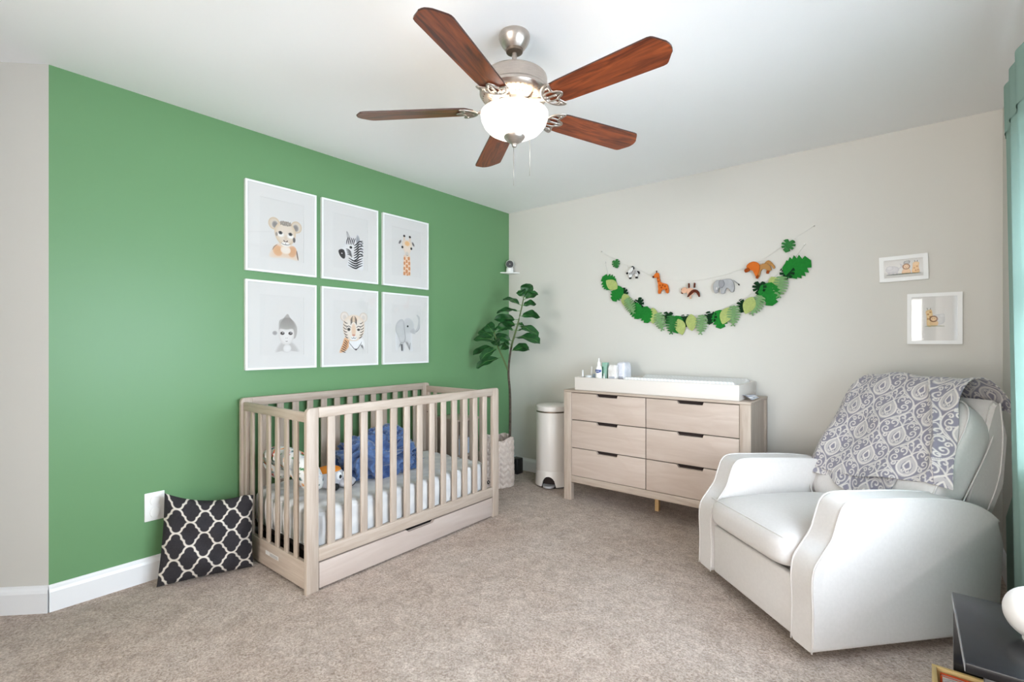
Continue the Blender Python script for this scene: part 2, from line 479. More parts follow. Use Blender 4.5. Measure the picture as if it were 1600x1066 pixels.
# blades
BZ = 2.137
def blade_outline():
    top = [(.165, .022), (.178, .030), (.184, .044), (.196, .053), (.24, .057), (.36, .061), (.50, .065), (.600, .0675), (.612, .0665), (.619, .060), (.630, .046), (.642, .030), (.648, .024), (.652, .012), (.653, .0)]
    return top + [(x, -y) for x, y in top[-2::-1]]
bm = bmesh.new(); prism(bm, blade_outline(), 2, -.003, .003)
bmesh.ops.bevel(bm, geom=[e for e in bm.edges if abs(e.verts[0].co.z - e.verts[1].co.z) < 1e-6], offset=.0012, segments=1, affect='EDGES')
bmesh.ops.recalc_face_normals(bm, faces=bm.faces)
blade_me = bpy.data.meshes.new('blade'); bm.to_mesh(blade_me); bm.free()
blade_me.materials.append(M['blade']); blade_me.materials.append(M['blade_edge'])
for p in blade_me.polygons:
    if abs(p.normal.z) < .9: p.material_index = 1
# bracket: arm plus scalloped openwork plate under the blade root; thin strip that paints the lit edge of the black top
bm = bmesh.new()
tube(bm, [(.060, 0, .020), (.085, 0, .018), (.115, 0, .006), (.150, 0, -.007), (.172, 0, -.008)], [.011, .011, .010, .009, .008], 8, True, .6)
def band(pts, r):
    tube(bm, [(p[0], p[1], -.0078) for p in catmull(pts, 6)], r, 8, True, .55)
half_arc = [(.152, 0), (.155, .016), (.163, .033), (.178, .049), (.200, .060), (.212, .060)]
band([(x, -y) for x, y in half_arc[::-1]] + half_arc[1:], .0062)          # crescent towards the hub
half_sc = [(.232, 0), (.222, .012), (.206, .018), (.202, .030), (.206, .042), (.212, .060)]
band([(x, -y) for x, y in half_sc[::-1]] + half_sc[1:], .0056)            # scalloped edge on the blade
band([(.152, 0), (.195, 0), (.232, 0)], .0056)
for s in (-1, 1):
    band([(.158, s * .020), (.182, s * .024), (.204, s * .022)], .0042)
    band([(.172, s * .044), (.190, s * .042), (.204, s * .038)], .0042)
for q in ((.205, 0), (.198, .046), (.198, -.046)):
    bmesh.ops.create_cone(bm, cap_ends=True, segments=10, radius1=.006, radius2=.004, depth=.006, matrix=Matrix.Translation((q[0], q[1], -.009)))
bmesh.ops.recalc_face_normals(bm, faces=bm.faces)
br_me = bpy.data.meshes.new('blade_bracket'); bm.to_mesh(br_me); bm.free(); br_me.materials.append(M['nickel'])
br_me.polygons.foreach_set('use_smooth', [True] * len(br_me.polygons))
for k in range(5):
    ang = math.radians(38.8 + 30.9 + 72 * k)
    b = bpy.data.objects.new('blade', blade_me); C.objects.link(b); b.parent = fan
    b.location = (0, 0, BZ - H); b.rotation_euler = (math.radians(-12), 0, ang)
    r = bpy.data.objects.new('blade_bracket', br_me); C.objects.link(r); r.parent = b
# glass bowl (open at the top, lit from inside)
m, nt, b = new_mat('lit_frosted_glass')
b.inputs['Base Color'].default_value = (1, .96, .9, 1); b.inputs['Roughness'].default_value = .35
b.inputs['Emission Color'].default_value = (1, .96, .91, 1); b.inputs['Emission Strength'].default_value = 1.5
M['bowl'] = m
prof = [(.135, 2.096), (.1355, 2.088), (.132, 2.068), (.122, 2.046), (.104, 2.026), (.080, 2.013), (.055, 2.007), (.0, 2.005)]
lathe_obj('glass_bowl', fz(prof + [(0, 2.009), (.053, 2.012), (.078, 2.018), (.100, 2.031), (.118, 2.050), (.128, 2.069), (.1315, 2.088), (.131, 2.096), (.135, 2.096)]), M['bowl'], fan, FC.x, FC.y, 56, 60)
lathe_obj('bowl_finial', fz([(0, 2.004), (.040, 2.0085), (.043, 2.003), (.041, 1.998), (.032, 1.988), (.018, 1.979), (.010, 1.975), (.011, 1.970), (.008, 1.963), (0, 1.961)]), M['nickel'], fan, FC.x, FC.y, 32)
lathe_obj('centre_post', [(.006, 2.125), (.006, 2.032), (0, 2.032)], M['nickel'], fan, FC.x, FC.y, 12)
tube_obj('pull_chain', [(FC.x - .002, FC.y - .002, 1.987), (FC.x - .002, FC.y - .002, 1.833)], .0011, M['nickel'], fan, 6)
tube_obj('pull_chain', [(FC.x + .055, FC.y + .030, 2.129), (FC.x + .055, FC.y + .030, 1.868)], .0011, M['nickel'], fan, 6)
for dx, dy in ((.055, .02), (-.05, .035), (-.005, -.06)):
    d = bpy.data.lights.new('bulb', 'POINT'); d.energy = 0.7; d.color = (1, .84, .64); d.shadow_soft_size = .022
    lo = bpy.data.objects.new('bulb', d); C.objects.link(lo); lo.location = (FC.x + dx, FC.y + dy, 2.100)

# ------------------------------------------------------------------ printed art
class Art:
    """flat shapes laid over each other like ink on paper; x right, y up, in metres"""
    def __init__(self, s=0.01):
        self.v = []; self.f = []; self.c = []; self.k = 0; self.s = s
    def _fan(self, pts, col, edge):
        self.k += 1; z = self.k * 2.5e-5
        base = len(self.v); n = len(pts)
        cx = sum(p[0] for p in pts) / n; cy = sum(p[1] for p in pts) / n
        c1 = lin(col); c2 = lin(edge or col); cm = tuple((a * .75 + b * .25) for a, b in zip(c1, c2))
        self.v.append((cx * self.s, cy * self.s, z)); self.c.append(c1)
        for t, cc in ((.72, cm), (1.0, c2)):
            for p in pts:
                self.v.append(((cx + (p[0] - cx) * t) * self.s, (cy + (p[1] - cy) * t) * self.s, z)); self.c.append(cc)
        for i in range(n):
            j = (i + 1) % n
            self.f.append((base, base + 1 + i, base + 1 + j))
            self.f.append((base + 1 + i, base + 1 + n + i, base + 1 + n + j, base + 1 + j))
        return self
    def ell(self, cx, cy, rx, ry, col, edge=None, rot=0, n=26):
        r = math.radians(rot)
        self._fan([(cx + rx * math.cos(t) * math.cos(r) - ry * math.sin(t) * math.sin(r), cy + rx * math.cos(t) * math.sin(r) + ry * math.sin(t) * math.cos(r)) for t in [2 * PI * i / n for i in range(n)]], col, edge)
    def poly(self, pts, col, edge=None, smooth=True):
        p = [tuple(q) for q in catmull(pts, 5, True)] if smooth else pts
        self._fan(p, col, edge)
    def stroke(self, pts, w, col, taper=True):
        self.k += 1; z = self.k * 2.5e-5
        p = [np.array(q) for q in catmull(pts, 6)] if len(pts) > 2 else [np.array(q, float) for q in pts]
        base = len(self.v); n = len(p); cc = lin(col)
        for i in range(n):
            t = p[min(i + 1, n - 1)] - p[max(i - 1, 0)]; L = np.hypot(*t) or 1; nn = np.array([-t[1], t[0]]) / L
            ww = w * .5 * ((math.sin(PI * (i + .35) / (n - .3)) ** .6) if taper else 1)
            for sg in (1, -1):
                q = p[i] + nn * ww * sg; self.v.append((q[0] * self.s, q[1] * self.s, z)); self.c.append(cc)
        for i in range(n - 1):
            a = base + 2 * i; self.f.append((a, a + 1, a + 3, a + 2))
    def build(self, name, parent, y):
        me = bpy.data.meshes.new(name)
        me.from_pydata([(a, -z, b) for a, b, z in self.v], [], self.f)
        at = me.color_attributes.new('Col', 'FLOAT_COLOR', 'POINT')
        at.data.foreach_set('color', np.array(self.c, dtype=np.float32).ravel())
        o = link(name, me, M['ink'], None, False, recentre=False)
        o.parent = parent; o.location = (-parent.location.x, y - parent.location.y, -parent.location.z)
        return o

def ring(bm, w, h, iw, ih, y0, y1, bev=0.0):
    o4 = [(-w / 2, -h / 2), (w / 2, -h / 2), (w / 2, h / 2), (-w / 2, h / 2)]
    i4 = [(-iw / 2, -ih / 2), (iw / 2, -ih / 2), (iw / 2, ih / 2), (-iw / 2, ih / 2)]
    V = {}
    for nm, pts in (('o', o4), ('i', i4)):
        for y in (0, 1):
            V[nm, y] = [bm.verts.new((p[0], (y0, y1)[y], p[1])) for p in pts]
    for k in range(4):
        j = (k + 1) % 4
        bm.faces.new((V['o', 0][k], V['o', 0][j], V['i', 0][j], V['i', 0][k]))
        bm.faces.new((V['o', 1][k], V['i', 1][k], V['i', 1][j], V['o', 1][j]))
        bm.faces.new((V['o', 0][k], V['o', 1][k], V['o', 1][j], V['o', 0][j]))
        bm.faces.new((V['i', 0][k], V['i', 0][j], V['i', 1][j], V['i', 1][k]))

def picture(label, loc, rz, w, h, fw, depth, iw, ih, art, group, frame_y=0.0, tilt=0.0):
    """frame hangs on a wall; local -Y faces the room; wall plane at local y=0"""
    t = thing('framed_picture', label, 'picture', loc, rz, group)
    t.rotation_euler = (0, tilt, rz) if not rz else (tilt, 0, rz)
    bm = bmesh.new(); ring(bm, w, h, w - 2 * fw, h - 2 * fw, -.001, -depth)
    bm_obj('frame', bm, M['frame'], t, False)
    iy = -(depth - .006)
    bm = bmesh.new(); ring(bm, w - 2 * fw + .002, h - 2 * fw + .002, iw, ih, iy + .003, iy + .0005)
    bm_obj('mat_board', bm, M['matboard'], t, False)
    p = box_obj('print', (-iw / 2 - .01, iw / 2 + .01, iy + .003, iy + .0045, -ih / 2 - .01, ih / 2 + .01), M['paper'], t, 0, False)
    art.build('animal_drawing', p, iy + .0028)
    box_obj('glazing', (-w / 2 + fw - .002, w / 2 - fw + .002, iy - .0028, iy - .0012, -h / 2 + fw - .002, h / 2 - fw + .002), M['glazing'], t, 0, False)
    return t

W = (236, 236, 236)
def lion():
    a = Art()
    a.poly([(-7.5, -17), (-6.5, -12), (-3.8, -8.5), (2, -7), (7.5, -8.5), (9.5, -12), (10, -17), (2, -16.4)], (222, 198, 174), (224, 212, 200))
    a.ell(-2.8, -12.5, 3, 3.4, (214, 168, 128), (222, 186, 156), 20); a.ell(6.2, -12, 2.8, 3.6, (212, 164, 126), (220, 184, 154), -15)
    a.stroke([(9, -11), (9.4, -14), (10, -17)], .9, (130, 115, 105)); a.stroke([(-6, -12.5), (-5, -10.5), (-3, -8.8)], .6, (160, 140, 125))
    a.ell(2, -11.5, 3.2, 2.6, (234, 226, 216), (228, 206, 184))
    for x in (-5.0, 8.8):
        a.ell(x, 3.6, 3.5, 3.7, (214, 204, 190), (205, 182, 150)); a.ell(x + (.5 if x < 0 else -.4), 3.0, 1.9, 2.3, (132, 126, 124), (196, 188, 180))
    a.poly([(-4.6, 1), (-1.5, 5.2), (2, 6), (5.4, 5.2), (8.2, 1), (8, -3.6), (5.6, -7.6), (2, -9), (-1.8, -7.6), (-4.4, -3.6)], (224, 212, 198), (212, 190, 160))
    a.ell(2, 4.6, 3.6, 1.5, (170, 160, 150), (190, 176, 160))
    for i in range(16):
        x = 2 + (i % 8 - 3.5) * .9; y = 3.4 + (i // 8) * 1.5 + .3 * math.sin(i * 2.1); a.stroke([(x, y), (x + .25 * math.cos(i), y + 1.1)], .42, (92, 86, 84))
    a.ell(-1.1, -2.4, 2.3, 1.7, (240, 238, 234), (220, 208, 194)); a.ell(5.0, -2.6, 2.3, 1.7, (240, 238, 234), (220, 208, 194))
    for x in (-1.2, 5.0):
        a.ell(x, -1.5, 1.25, .95, (96, 100, 104), (120, 116, 112)); a.ell(x, -1.4, .6, .6, (30, 30, 32)); a.stroke([(x - 1.5, -1.2), (x, -.5), (x + 1.5, -1.4)], .35, (80, 72, 66))
    a.ell(-3.6, -2.6, .8, 1.4, (150, 140, 132), (200, 188, 176)); a.ell(7.3, -4.6, .9, 1.7, (96, 92, 92), (150, 140, 132))
    a.poly([(.6, -5.6), (3.4, -5.6), (2.8, -6.7), (2, -7.2), (1.2, -6.7)], (110, 92, 86)); a.ell(2, -4.2, 1.2, 2.0, (214, 196, 176), (222, 210, 196))
    a.ell(2, -8.0, 2.9, 1.4, (238, 236, 232), (228, 220, 212))
    a.stroke([(-.8, -7.2), (.2, -8.1), (2, -8.3), (3.8, -8.1), (5, -7.2)], .42, (92, 84, 80)); a.stroke([(2, -7), (2, -8.3)], .35, (92, 84, 80))
    return a
def zebra():
    a = Art()
    K = (40, 40, 44)
    a.poly([(-2.9, -16.5), (-1.5, -12), (2, -9), (3.5, -6), (5, 3), (9.6, 2), (9.8, -8), (9.6, -17.5), (3, -16.5)], (230, 230, 230), (222, 222, 224))
    a.poly([(-8.6, -6.3), (-5, -2), (-3.5, 1.5), (-1, 4.2), (3, 4.6), (6, 1), (5, -5), (1, -8), (-3, -9), (-6, -11)], (228, 227, 226), (214, 213, 214))
    a.poly([(-3.2, 7.6), (-1.4, 5.2), (-.6, 2.6), (-2.4, 2.4), (-3, 4.6)], (196, 194, 194), K); a.poly([(5.2, 6.6), (7.2, 4), (7, 1), (4.4, .5), (3.8, 3.4)], (150, 152, 158), (210, 210, 212))
    a.poly([(-9.4, -6.6), (-7.4, -5.2), (-5.2, -5.6), (-4.2, -8.4), (-4.6, -11), (-6.2, -11.4), (-8.4, -9.6)], (44, 44, 46), (70, 69, 70)); a.ell(-6.8, -8, .5, .5, (190, 190, 190))
    a.ell(0, -3, 1.1, .95, (36, 34, 36), (66, 64, 64))
    for i in range(5):
        x = -3.4 + i * 1.35; a.stroke([(x, -1.6 + i * .1), (x + .5, 1.2), (x + 1.6, 3.8)], .75, K)
    for i in range(4):
        y = -4.6 - i * 1.1; a.stroke([(-3.8 + i * .3, y), (-1.6 + i * .3, y - .4), (.4 + i * .25, y - 1.8)], .7, K)
    for i in range(7):
        y = 2.5 - i * 1.75; a.stroke([(2.4 - .05 * i, y - 4.0), (4.6, y - 2.6), (6.6, y - .6), (9.6, y + .2 - (i % 2) * .5)], 1.0, K)
    for i in range(4):
        y = -11.0 - i * 1.6; a.stroke([(-1.8 - i * .15, y + .6), (1.5, y - .8), (4, y - 1.1), (6, y), (9.4, y + 1.6)], 1.1, K)
    for i in range(5):
        a.stroke([(7.4 + (i % 2) * .4, 2 - i * 2.2), (9.8, 1.2 - i * 2.2)], .9, (70, 70, 74))
    return a
def giraffe():
    a = Art()
    a.poly([(-2.3, -2), (3.8, -2), (4.2, -10), (4.1, -17), (.6, -17.2), (-2.8, -17), (-2.4, -10)], (238, 214, 190), (232, 200, 170), False)
    for x, y, r in [(-1.4, -4.4, 1.1), (2.6, -4, 1.3), (.6, -6.4, 1.2), (-1.5, -8, 1.2), (3, -7.6, 1.3), (.8, -10, 1.4), (-1.6, -12, 1.2), (3.1, -11.6, 1.3), (.6, -14, 1.5), (3.1, -15.4, 1.2), (-1.6, -15.8, 1.3), (1.2, -16.4, .9)]:
        a.poly([(x - r * .75, y - r), (x + r * .6, y - r * 1.1), (x + r * .8, y + r * .5), (x, y + r * 1.2), (x - r * .85, y + r * .6)], (208, 140, 92), (216, 152, 106), False)
    for sx, x in ((-1, -5.8), (1, 6.8)):
        a.ell(x, 7.5, 2.1, 1.0, (84, 80, 84), (206, 200, 194), 55 * -sx)
    for x in (-1.8, 3.6):
        a.stroke([(x, 7), (x - .05, 12)], 1.5, (222, 202, 182), False); a.ell(x, 12.6, 1.1, .9, (48, 44, 46), (70, 64, 62))
    a.poly([(-3.6, 8.4), (1, 9.8), (5.4, 8.4), (5.2, 4), (3.4, 0), (3.2, -2.2), (1, -3), (-1, -2.2), (-1.4, 0), (-3.4, 4)], (232, 216, 200), (222, 206, 190))
    a.ell(1, 7.2, 2.6, 2, (232, 184, 128), (236, 204, 166))
    for x in (-3.6, 5.0): a.ell(x, 3.9, 1.0, 1.0, (30, 28, 30), (60, 54, 52))
    a.ell(.9, -.4, 1.7, 1.5, (206, 200, 192), (222, 210, 198)); a.stroke([(-.4, -1.4), (1, -1.9), (2.3, -1.4)], .3, (120, 110, 104))
    return a
def monkey():
    a = Art()
    a.poly([(-5, -16.6), (-3.6, -12.6), (-.6, -9.4), (2.6, -9), (6.4, -9.6), (9.6, -12.6), (11.4, -16.4), (6, -16), (2.4, -16.8), (-1, -16)], (186, 182, 178), (220, 218, 216))
    a.ell(3, -14, 2.6, 2.6, (226, 224, 222), (206, 203, 200)); a.ell(-4.6, -4.6, 1.6, 1.4, (158, 154, 152), (206, 204, 202))
    a.poly([(3.2, 7.2), (5, 4.8), (7.6, 2.4), (9.2, -1), (9, -5.4), (7.4, -8), (3, -7), (-1.6, -5), (-2.2, 0), (-1.8, 3), (.6, 4.6)], (170, 166, 160), (182, 178, 174))
    for i in range(14):
        x = -1.4 + i * .75; a.stroke([(x, -1 - .02 * i), (2 + (x - 2) * .75, 2.2), (3 + (x - 3) * .3, 5)], .35, (148, 144, 140))
    a.poly([(-2, -3), (-1, -1.9), (2.4, -2.3), (6, -1.9), (7.2, -3.2), (7.2, -7), (5.4, -10.6), (2.5, -11.8), (-.4, -10.6), (-2.2, -7)], (228, 225, 222), (210, 206, 202))
    for x in (.0, 5.0):
        a.ell(x, -4.7, 1.35, 1.05, (60, 56, 56), (110, 104, 100)); a.ell(x + .3, -4.4, .32, .3, (220, 220, 220))
    a.stroke([(1.9, -9.4), (2.6, -9.7), (3.4, -9.4)], .35, (120, 112, 108)); a.ell(2.1, -7.6, .25, .2, (150, 140, 136)); a.ell(3.0, -7.6, .25, .2, (150, 140, 136))
    return a
def tiger():
    a = Art(); K = (62, 56, 56)
    a.poly([(-4.6, -7), (-6.5, -11.5), (-8.6, -17), (-5, -16.6), (-2, -14), (0, -9)], (218, 164, 118), (226, 190, 158))
    a.poly([(0, -8), (-1.4, -13), (4, -15.6), (9, -12), (11, -16), (10.6, -9), (7, -7)], (236, 236, 236), (228, 226, 224))
    for i in range(6):
        a.stroke([(-4.8 - i * .6, -8.6 - i * 1.4), (-3.6 - i * .4, -9.6 - i * 1.4), (-2.4 - i * .3, -11.2 - i * 1.2)], .6, K)
    a.stroke([(-2.6, -9), (.4, -12.4), (4, -15.4), (7.4, -12), (8.6, -9.6)], .5, (90, 86, 88)); a.ell(4, -15.2, .8, .6, (70, 64, 66))
    for x in (-4.8, 10.0):
        a.ell(x, 7.2, 3.2, 3.4, (232, 224, 216), (206, 190, 174)); a.ell(x, 6.8, 1.8, 2.2, (210, 200, 192), (232, 224, 216))
    a.poly([(-6, 0), (-5, 5), (-1, 8), (2.4, 8.6), (6, 8), (10, 5), (10.8, 0), (9.6, -5), (6, -8.6), (2.2, -9.4), (-1.8, -8.6), (-5, -5)], (234, 226, 216), (224, 206, 186))
    a.ell(2.2, -2, 1.9, 5, (226, 196, 168), (232, 216, 200)); a.ell(2.2, 5.6, 3.6, 2.2, (226, 200, 172), (232, 216, 200))
    for i in range(4):
        for s in (-1, 1):
            a.stroke([(2.2 + s * .3, 7.8 - i * 1.2), (2.2 + s * 1.6, 6.6 - i * 1.1), (2.2 + s * 2.4, 4.6 - i * 1.0)], .5, K)
    for i in range(6):
        for s in (-1, 1):
            y = 4.2 - i * 2.0; a.stroke([(2.2 + s * (8.2 - .16 * (i - 2) ** 2), y), (2.2 + s * (6.6 - .16 * (i - 2) ** 2), y - 1.3), (2.2 + s * (5 - .1 * (i - 2) ** 2), y - 1.4)], .55, K)
    for s in (-1, 1):
        a.stroke([(2.2 + s * 2, -.2), (2.2 + s * 4, .9), (2.2 + s * 6, -.4)], .5, K)
    a.ell(-1.6, -1.4, 1.3, 1.2, (86, 86, 84), (140, 130, 120)); a.ell(-1.6, -1.4, .6, .6, (28, 28, 28)); a.ell(6, -1.5, 1.3, .9, (86, 86, 84), (150, 140, 130)); a.ell(6, -1.5, .5, .5, (28, 28, 28))
    a.poly([(1, -4.8), (3.4, -4.8), (2.9, -5.8), (2.2, -6.4), (1.5, -5.8)], (206, 150, 130)); a.ell(2.2, -7.4, 2.8, 1.4, (240, 240, 240), (230, 224, 218))
    a.stroke([(2.2, -6.3), (2.2, -7.3)], .35, K); a.stroke([(.2, -6.8), (1, -7.5), (2.2, -7.2), (3.4, -7.5), (4.2, -6.8)], .4, K)
    return a
def elephant():
    a = Art(); G = (192, 192, 192); E = (212, 212, 212); D = (150, 150, 150)
    a.poly([(-9.6, 3), (-5, 6), (0, 5), (5.4, -2), (5.6, -10), (6.4, -16.6), (3.4, -16.6), (3, -11.6), (-1, -11), (-1.8, -16.6), (-5.4, -16.6), (-5.4, -11), (-9, -16.4), (-10, -8)], (206, 206, 206), (222, 222, 222))
    a.poly([(-4.6, -9), (-2.4, -9), (-2, -16.6), (-4.8, -16.6)], (186, 186, 186), (206, 206, 206)); a.stroke([(-4.2, -11.6), (-3.8, -16.6)], 1.7, (92, 92, 94), False); a.stroke([(4.2, -10.6), (3.2, -16.2)], .7, D)
    a.stroke([(5.4, -.6), (8.6, -1.8), (11.6, .2), (13.2, 5), (12.4, 9), (10.2, 11)], 2.6, G); a.stroke([(6, -1.8), (9.6, -2.2), (12.6, .4), (14.1, 5)], .4, D)
    a.ell(2, 2.2, 5.6, 6.2, (198, 198, 198), (206, 206, 206)); a.poly([(3, -1.6), (7, .8), (8.8, -1.4), (8.8, -3.8), (5.6, -3.4)], (184, 184, 184), (200, 200, 200))
    a.poly([(-2.6, 6.4), (-6, 6.8), (-9.4, 3.4), (-10, -1.6), (-7.6, -6), (-5.8, -10.2), (-2.4, -10.6), (-.6, -7), (-1.6, 0)], (204, 204, 204), (186, 186, 186)); a.stroke([(-2.4, 6), (-1.6, 0), (-.8, -7), (-2.4, -10.4), (-6, -10)], .5, D)
    a.ell(1.5, 2.0, .75, .8, (28, 28, 28), (60, 60, 60))
    return a

PG = 'six white framed animal portraits on the green wall'
PWid, PHei = .436, .528
cols_y = [-2.206, -1.733, -1.256]
rows_z = [1.882, 1.303]
arts = [[('lion cub', lion), ('young zebra', zebra), ('baby giraffe', giraffe)], [('grey monkey', monkey), ('tiger cub', tiger), ('baby elephant', elephant)]]
for r in range(2):
    for c in range(3):
        nm, fn = arts[r][c]
        picture('white framed print of a %s on the green wall' % nm, (0.0, cols_y[c], rows_z[r]), PI / 2, PWid, PHei, .012, .022, .27, .36, fn(), PG)

def safari_row():
    a = Art(); K = (70, 66, 64)
    a.ell(-5, -.4, 3.2, 2.1, (206, 204, 206), (188, 186, 190)); a.ell(-6.2, .6, 1.6, 1.3, (214, 212, 214), (180, 178, 182)); a.stroke([(-2.4, 0), (-1, .6), (-.8, 2), (-1.6, 2.8)], .8, (196, 194, 198))
    for x in (-6.6, -4.6, -3): a.stroke([(x, -1.4), (x, -3.2)], 1.1, (196, 194, 198), False)
    a.poly([(-.6, -3.2), (0, -.4), (1.4, .4), (2.8, -.4), (3.2, -3.2)], (228, 190, 150), (216, 176, 136)); a.ell(1.4, .8, 1.8, 1.7, (134, 92, 62), (160, 112, 74)); a.ell(1.4, .8, 1.2, 1.2, (232, 196, 158), (224, 184, 144)); a.ell(1, 1, .16, .16, K); a.ell(1.9, 1, .16, .16, K); a.stroke([(1, .2), (1.4, 0), (1.9, .2)], .18, K)
    a.poly([(.2, 2.8), (1, 4), (2.8, 4.2), (3, 2.8), (1.6, 2.4)], (226, 226, 224), (120, 120, 120))
    for i in range(5): a.stroke([(.4 + i * .6, 2.4), (.7 + i * .6, 4)], .25, K)
    a.poly([(4, -3), (4.2, 0), (4.6, 2.4), (6, 3.2), (7, 2), (7, -.4), (7.2, -3)], (234, 192, 136), (226, 178, 122)); a.ell(5.8, 2, 1.5, 1.2, (238, 204, 156), (226, 182, 126))
    for x, y in ((5, -.4), (6.2, .4), (5.6, -1.8), (6.6, -1.6)): a.ell(x, y, .4, .4, (196, 136, 86))
    a.stroke([(5.4, 3), (5.2, 4)], .3, K); a.stroke([(6.3, 3), (6.5, 4)], .3, K)
    a.stroke([(-8, -3.4), (0, -3.3), (8, -3.4)], .5, (88, 104, 88)); return a
def safari_trio():
    a = Art(); K = (70, 62, 56)
    a.poly([(-3, -4), (-3.2, 1), (-3.6, 4), (-2, 5), (-.8, 4), (-.8, -4)], (234, 208, 160), (222, 186, 130))
    for x, y in ((-2.6, 2.4), (-1.6, 1), (-2.6, -.2), (-1.6, 3.6)): a.ell(x, y, .5, .5, (196, 146, 96))
    a.stroke([(-2.8, 5), (-3, 6)], .3, K); a.stroke([(-1.6, 5), (-1.5, 6)], .3, K)
    a.ell(2, -.6, 2.8, 3, (206, 206, 206), (192, 192, 194)); a.ell(3.4, 1.4, 1.4, 1.2, (212, 212, 212), (190, 190, 192))
    a.ell(0, -2.6, 1.8, 2, (230, 196, 150), (218, 182, 136)); a.ell(-.2, -.2, 1.9, 1.8, (120, 84, 58), (146, 104, 70)); a.ell(-.2, -.2, 1.25, 1.2, (236, 202, 160), (228, 190, 146)); a.ell(-.6, 0, .16, .16, K); a.ell(.2, 0, .16, .16, K)
    a.stroke([(-4, -4.4), (0, -4.2), (4.6, -4.4)], .5, (150, 156, 130)); return a
SG = 'two small white framed animal pictures on the back wall'
picture('small wide white frame with a row of safari animals, hung slightly crooked', (2.967, 0, 1.632), 0, .222, .148, .022, .02, .168, .096, safari_row(), SG, tilt=math.radians(-1.5))
picture('squarish white frame with wide mat around a small lion and giraffe drawing', (3.103, 0, 1.335), 0, .236, .288, .02, .026, .092, .135, safari_trio(), SG)

# ------------------------------------------------------------------ crib
crib = thing('baby_crib', 'pale washed wooden baby crib with slatted sides and drawer below', 'crib', (.40, -1.76, 0))
CX0, CX1, CY0, CY1 = .030, .772, -2.462, -1.060      # back face, front face, left end, right end
PT = .026                                            # frame thickness
ZT = .885
def post_outline(y0, y1, left):
    r = .022
    pts = [(y0, 0.0), (y1, 0.0)]
    if left:
        pts += [(y1, ZT), (y0 + r, ZT)] + [(y0 + r - r * math.sin(t), ZT - r + r * math.cos(t)) for t in (.5, 1.0, PI / 2)]
    else:
        pts += [(y1 - r + r * math.cos(t), ZT - r + r * math.sin(t)) for t in (0, .55, 1.05, PI / 2)] + [(y0, ZT)]
    return pts
PWD = .062
slat_me = {}
def shared_box(key, dx, dy, dz, m, bevel=.004):
    bm = bmesh.new(); box(bm, -dx / 2, dx / 2, -dy / 2, dy / 2, -dz / 2, dz / 2, bevel)
    bmesh.ops.recalc_face_normals(bm, faces=bm.faces)
    me = bpy.data.meshes.new(key); bm.to_mesh(me); bm.free(); me.materials.append(m)
    slat_me[key] = me
    me.polygons.foreach_set('use_smooth', [True] * len(me.polygons)); me.set_sharp_from_angle(angle=.8)
    return me
shared_box('slat', .014, .041, .648, M['wood_z'])
shared_box('end_slat', .036, .014, .690, M['wood_z'])
def put(name, me, loc, parent):
    o = bpy.data.objects.new(name, me); C.objects.link(o); o.parent = parent
    o.location = Vector(loc) - gloc(parent); return o
for xa, xb in ((CX1 - PT, CX1), (CX0, CX0 + PT)):
    prism_obj('post', post_outline(CY0, CY0 + PWD, True), 0, xa, xb, M['wood_z'], crib, .003)
    prism_obj('post', post_outline(CY1 - PWD, CY1, False), 0, xa, xb, M['wood_z'], crib, .003)
    box_obj('top_rail', (xa, xb, CY0 + PWD, CY1 - PWD, .836, ZT), M['wood_y'], crib, .003)
    box_obj('bottom_rail', (xa, xb, CY0 + PWD, CY1 - PWD, .142, .207), M['wood_y'], crib, .003)
    for i in range(13):
        y = CY0 + PWD + .072 + i * (CY1 - CY0 - 2 * PWD - .144) / 12
        put('slat', slat_me['slat'], ((xa + xb) / 2, y, .5215), crib)
for ya, yb in ((CY0 + .012, CY0 + .012 + .022), (CY1 - .034, CY1 - .012)):
    box_obj('end_top_rail', (CX0 + PT, CX1 - PT, ya, yb, .815, .862), M['wood_x'], crib, .003)
    box_obj('end_panel', (CX0 + PT, CX1 - PT, ya, yb, .012, .142), M['wood_x'], crib, .003)
    for s in (0, 1):   # wide stiles beside the posts
        xx = (CX0 + PT, CX0 + PT + .030) if s == 0 else (CX1 - PT - .020, CX1 - PT)
        box_obj('end_stile', (xx[0], xx[1], ya, yb, .142, .815), M['wood_z'], crib, .002)
    for i in range(6):
        x = CX0 + PT + .092 + i * .0965
        put('end_slat', slat_me['end_slat'], (x, (ya + yb) / 2, .4785), crib)
# drawer under the front rail with a cut-out grip
DY0, DY1 = CY0 + PWD + .003, CY1 - PWD - .003
yc = (DY0 + DY1) / 2
pts = [(DY0, .012), (DY1, .012), (DY1, .134), (yc + .105, .134), (yc + .092, .119), (yc - .092, .119), (yc - .105, .134), (DY0, .134)]
dr = prism_obj('drawer', pts, 0, CX1 - .022, CX1 - .002, M['cribdrawer'], crib, .0015)
bx = box_obj('drawer_box', (CX0 + .06, CX1 - .024, DY0 + .02, DY1 - .02, .016, .116), M['dark'], None); bx.parent = dr; bx.location = Vector(bx.location) - gloc(dr)
box_obj('mattress_support', (CX0 + PT + .002, CX1 - PT - .002, CY0 + .05, CY1 - .05, .168, .186), M['dark'], crib)
for i, (q0, q1) in enumerate(((.330, .372), (.378, .470))):
    st = box_obj('sticker', (q0, q1, CY0 + .0108, CY0 + .0118, .078, .098), M['paper'], crib)
    st2 = None
bm = bmesh.new()
for y in (.082, .087, .092): box(bm, .384, .464, CY0 + .0100, CY0 + .0107, y, y + .0016)
bm_obj('sticker_print', bm, mat('grey_print', (130, 128, 126), .8), crib)
bm = bmesh.new()
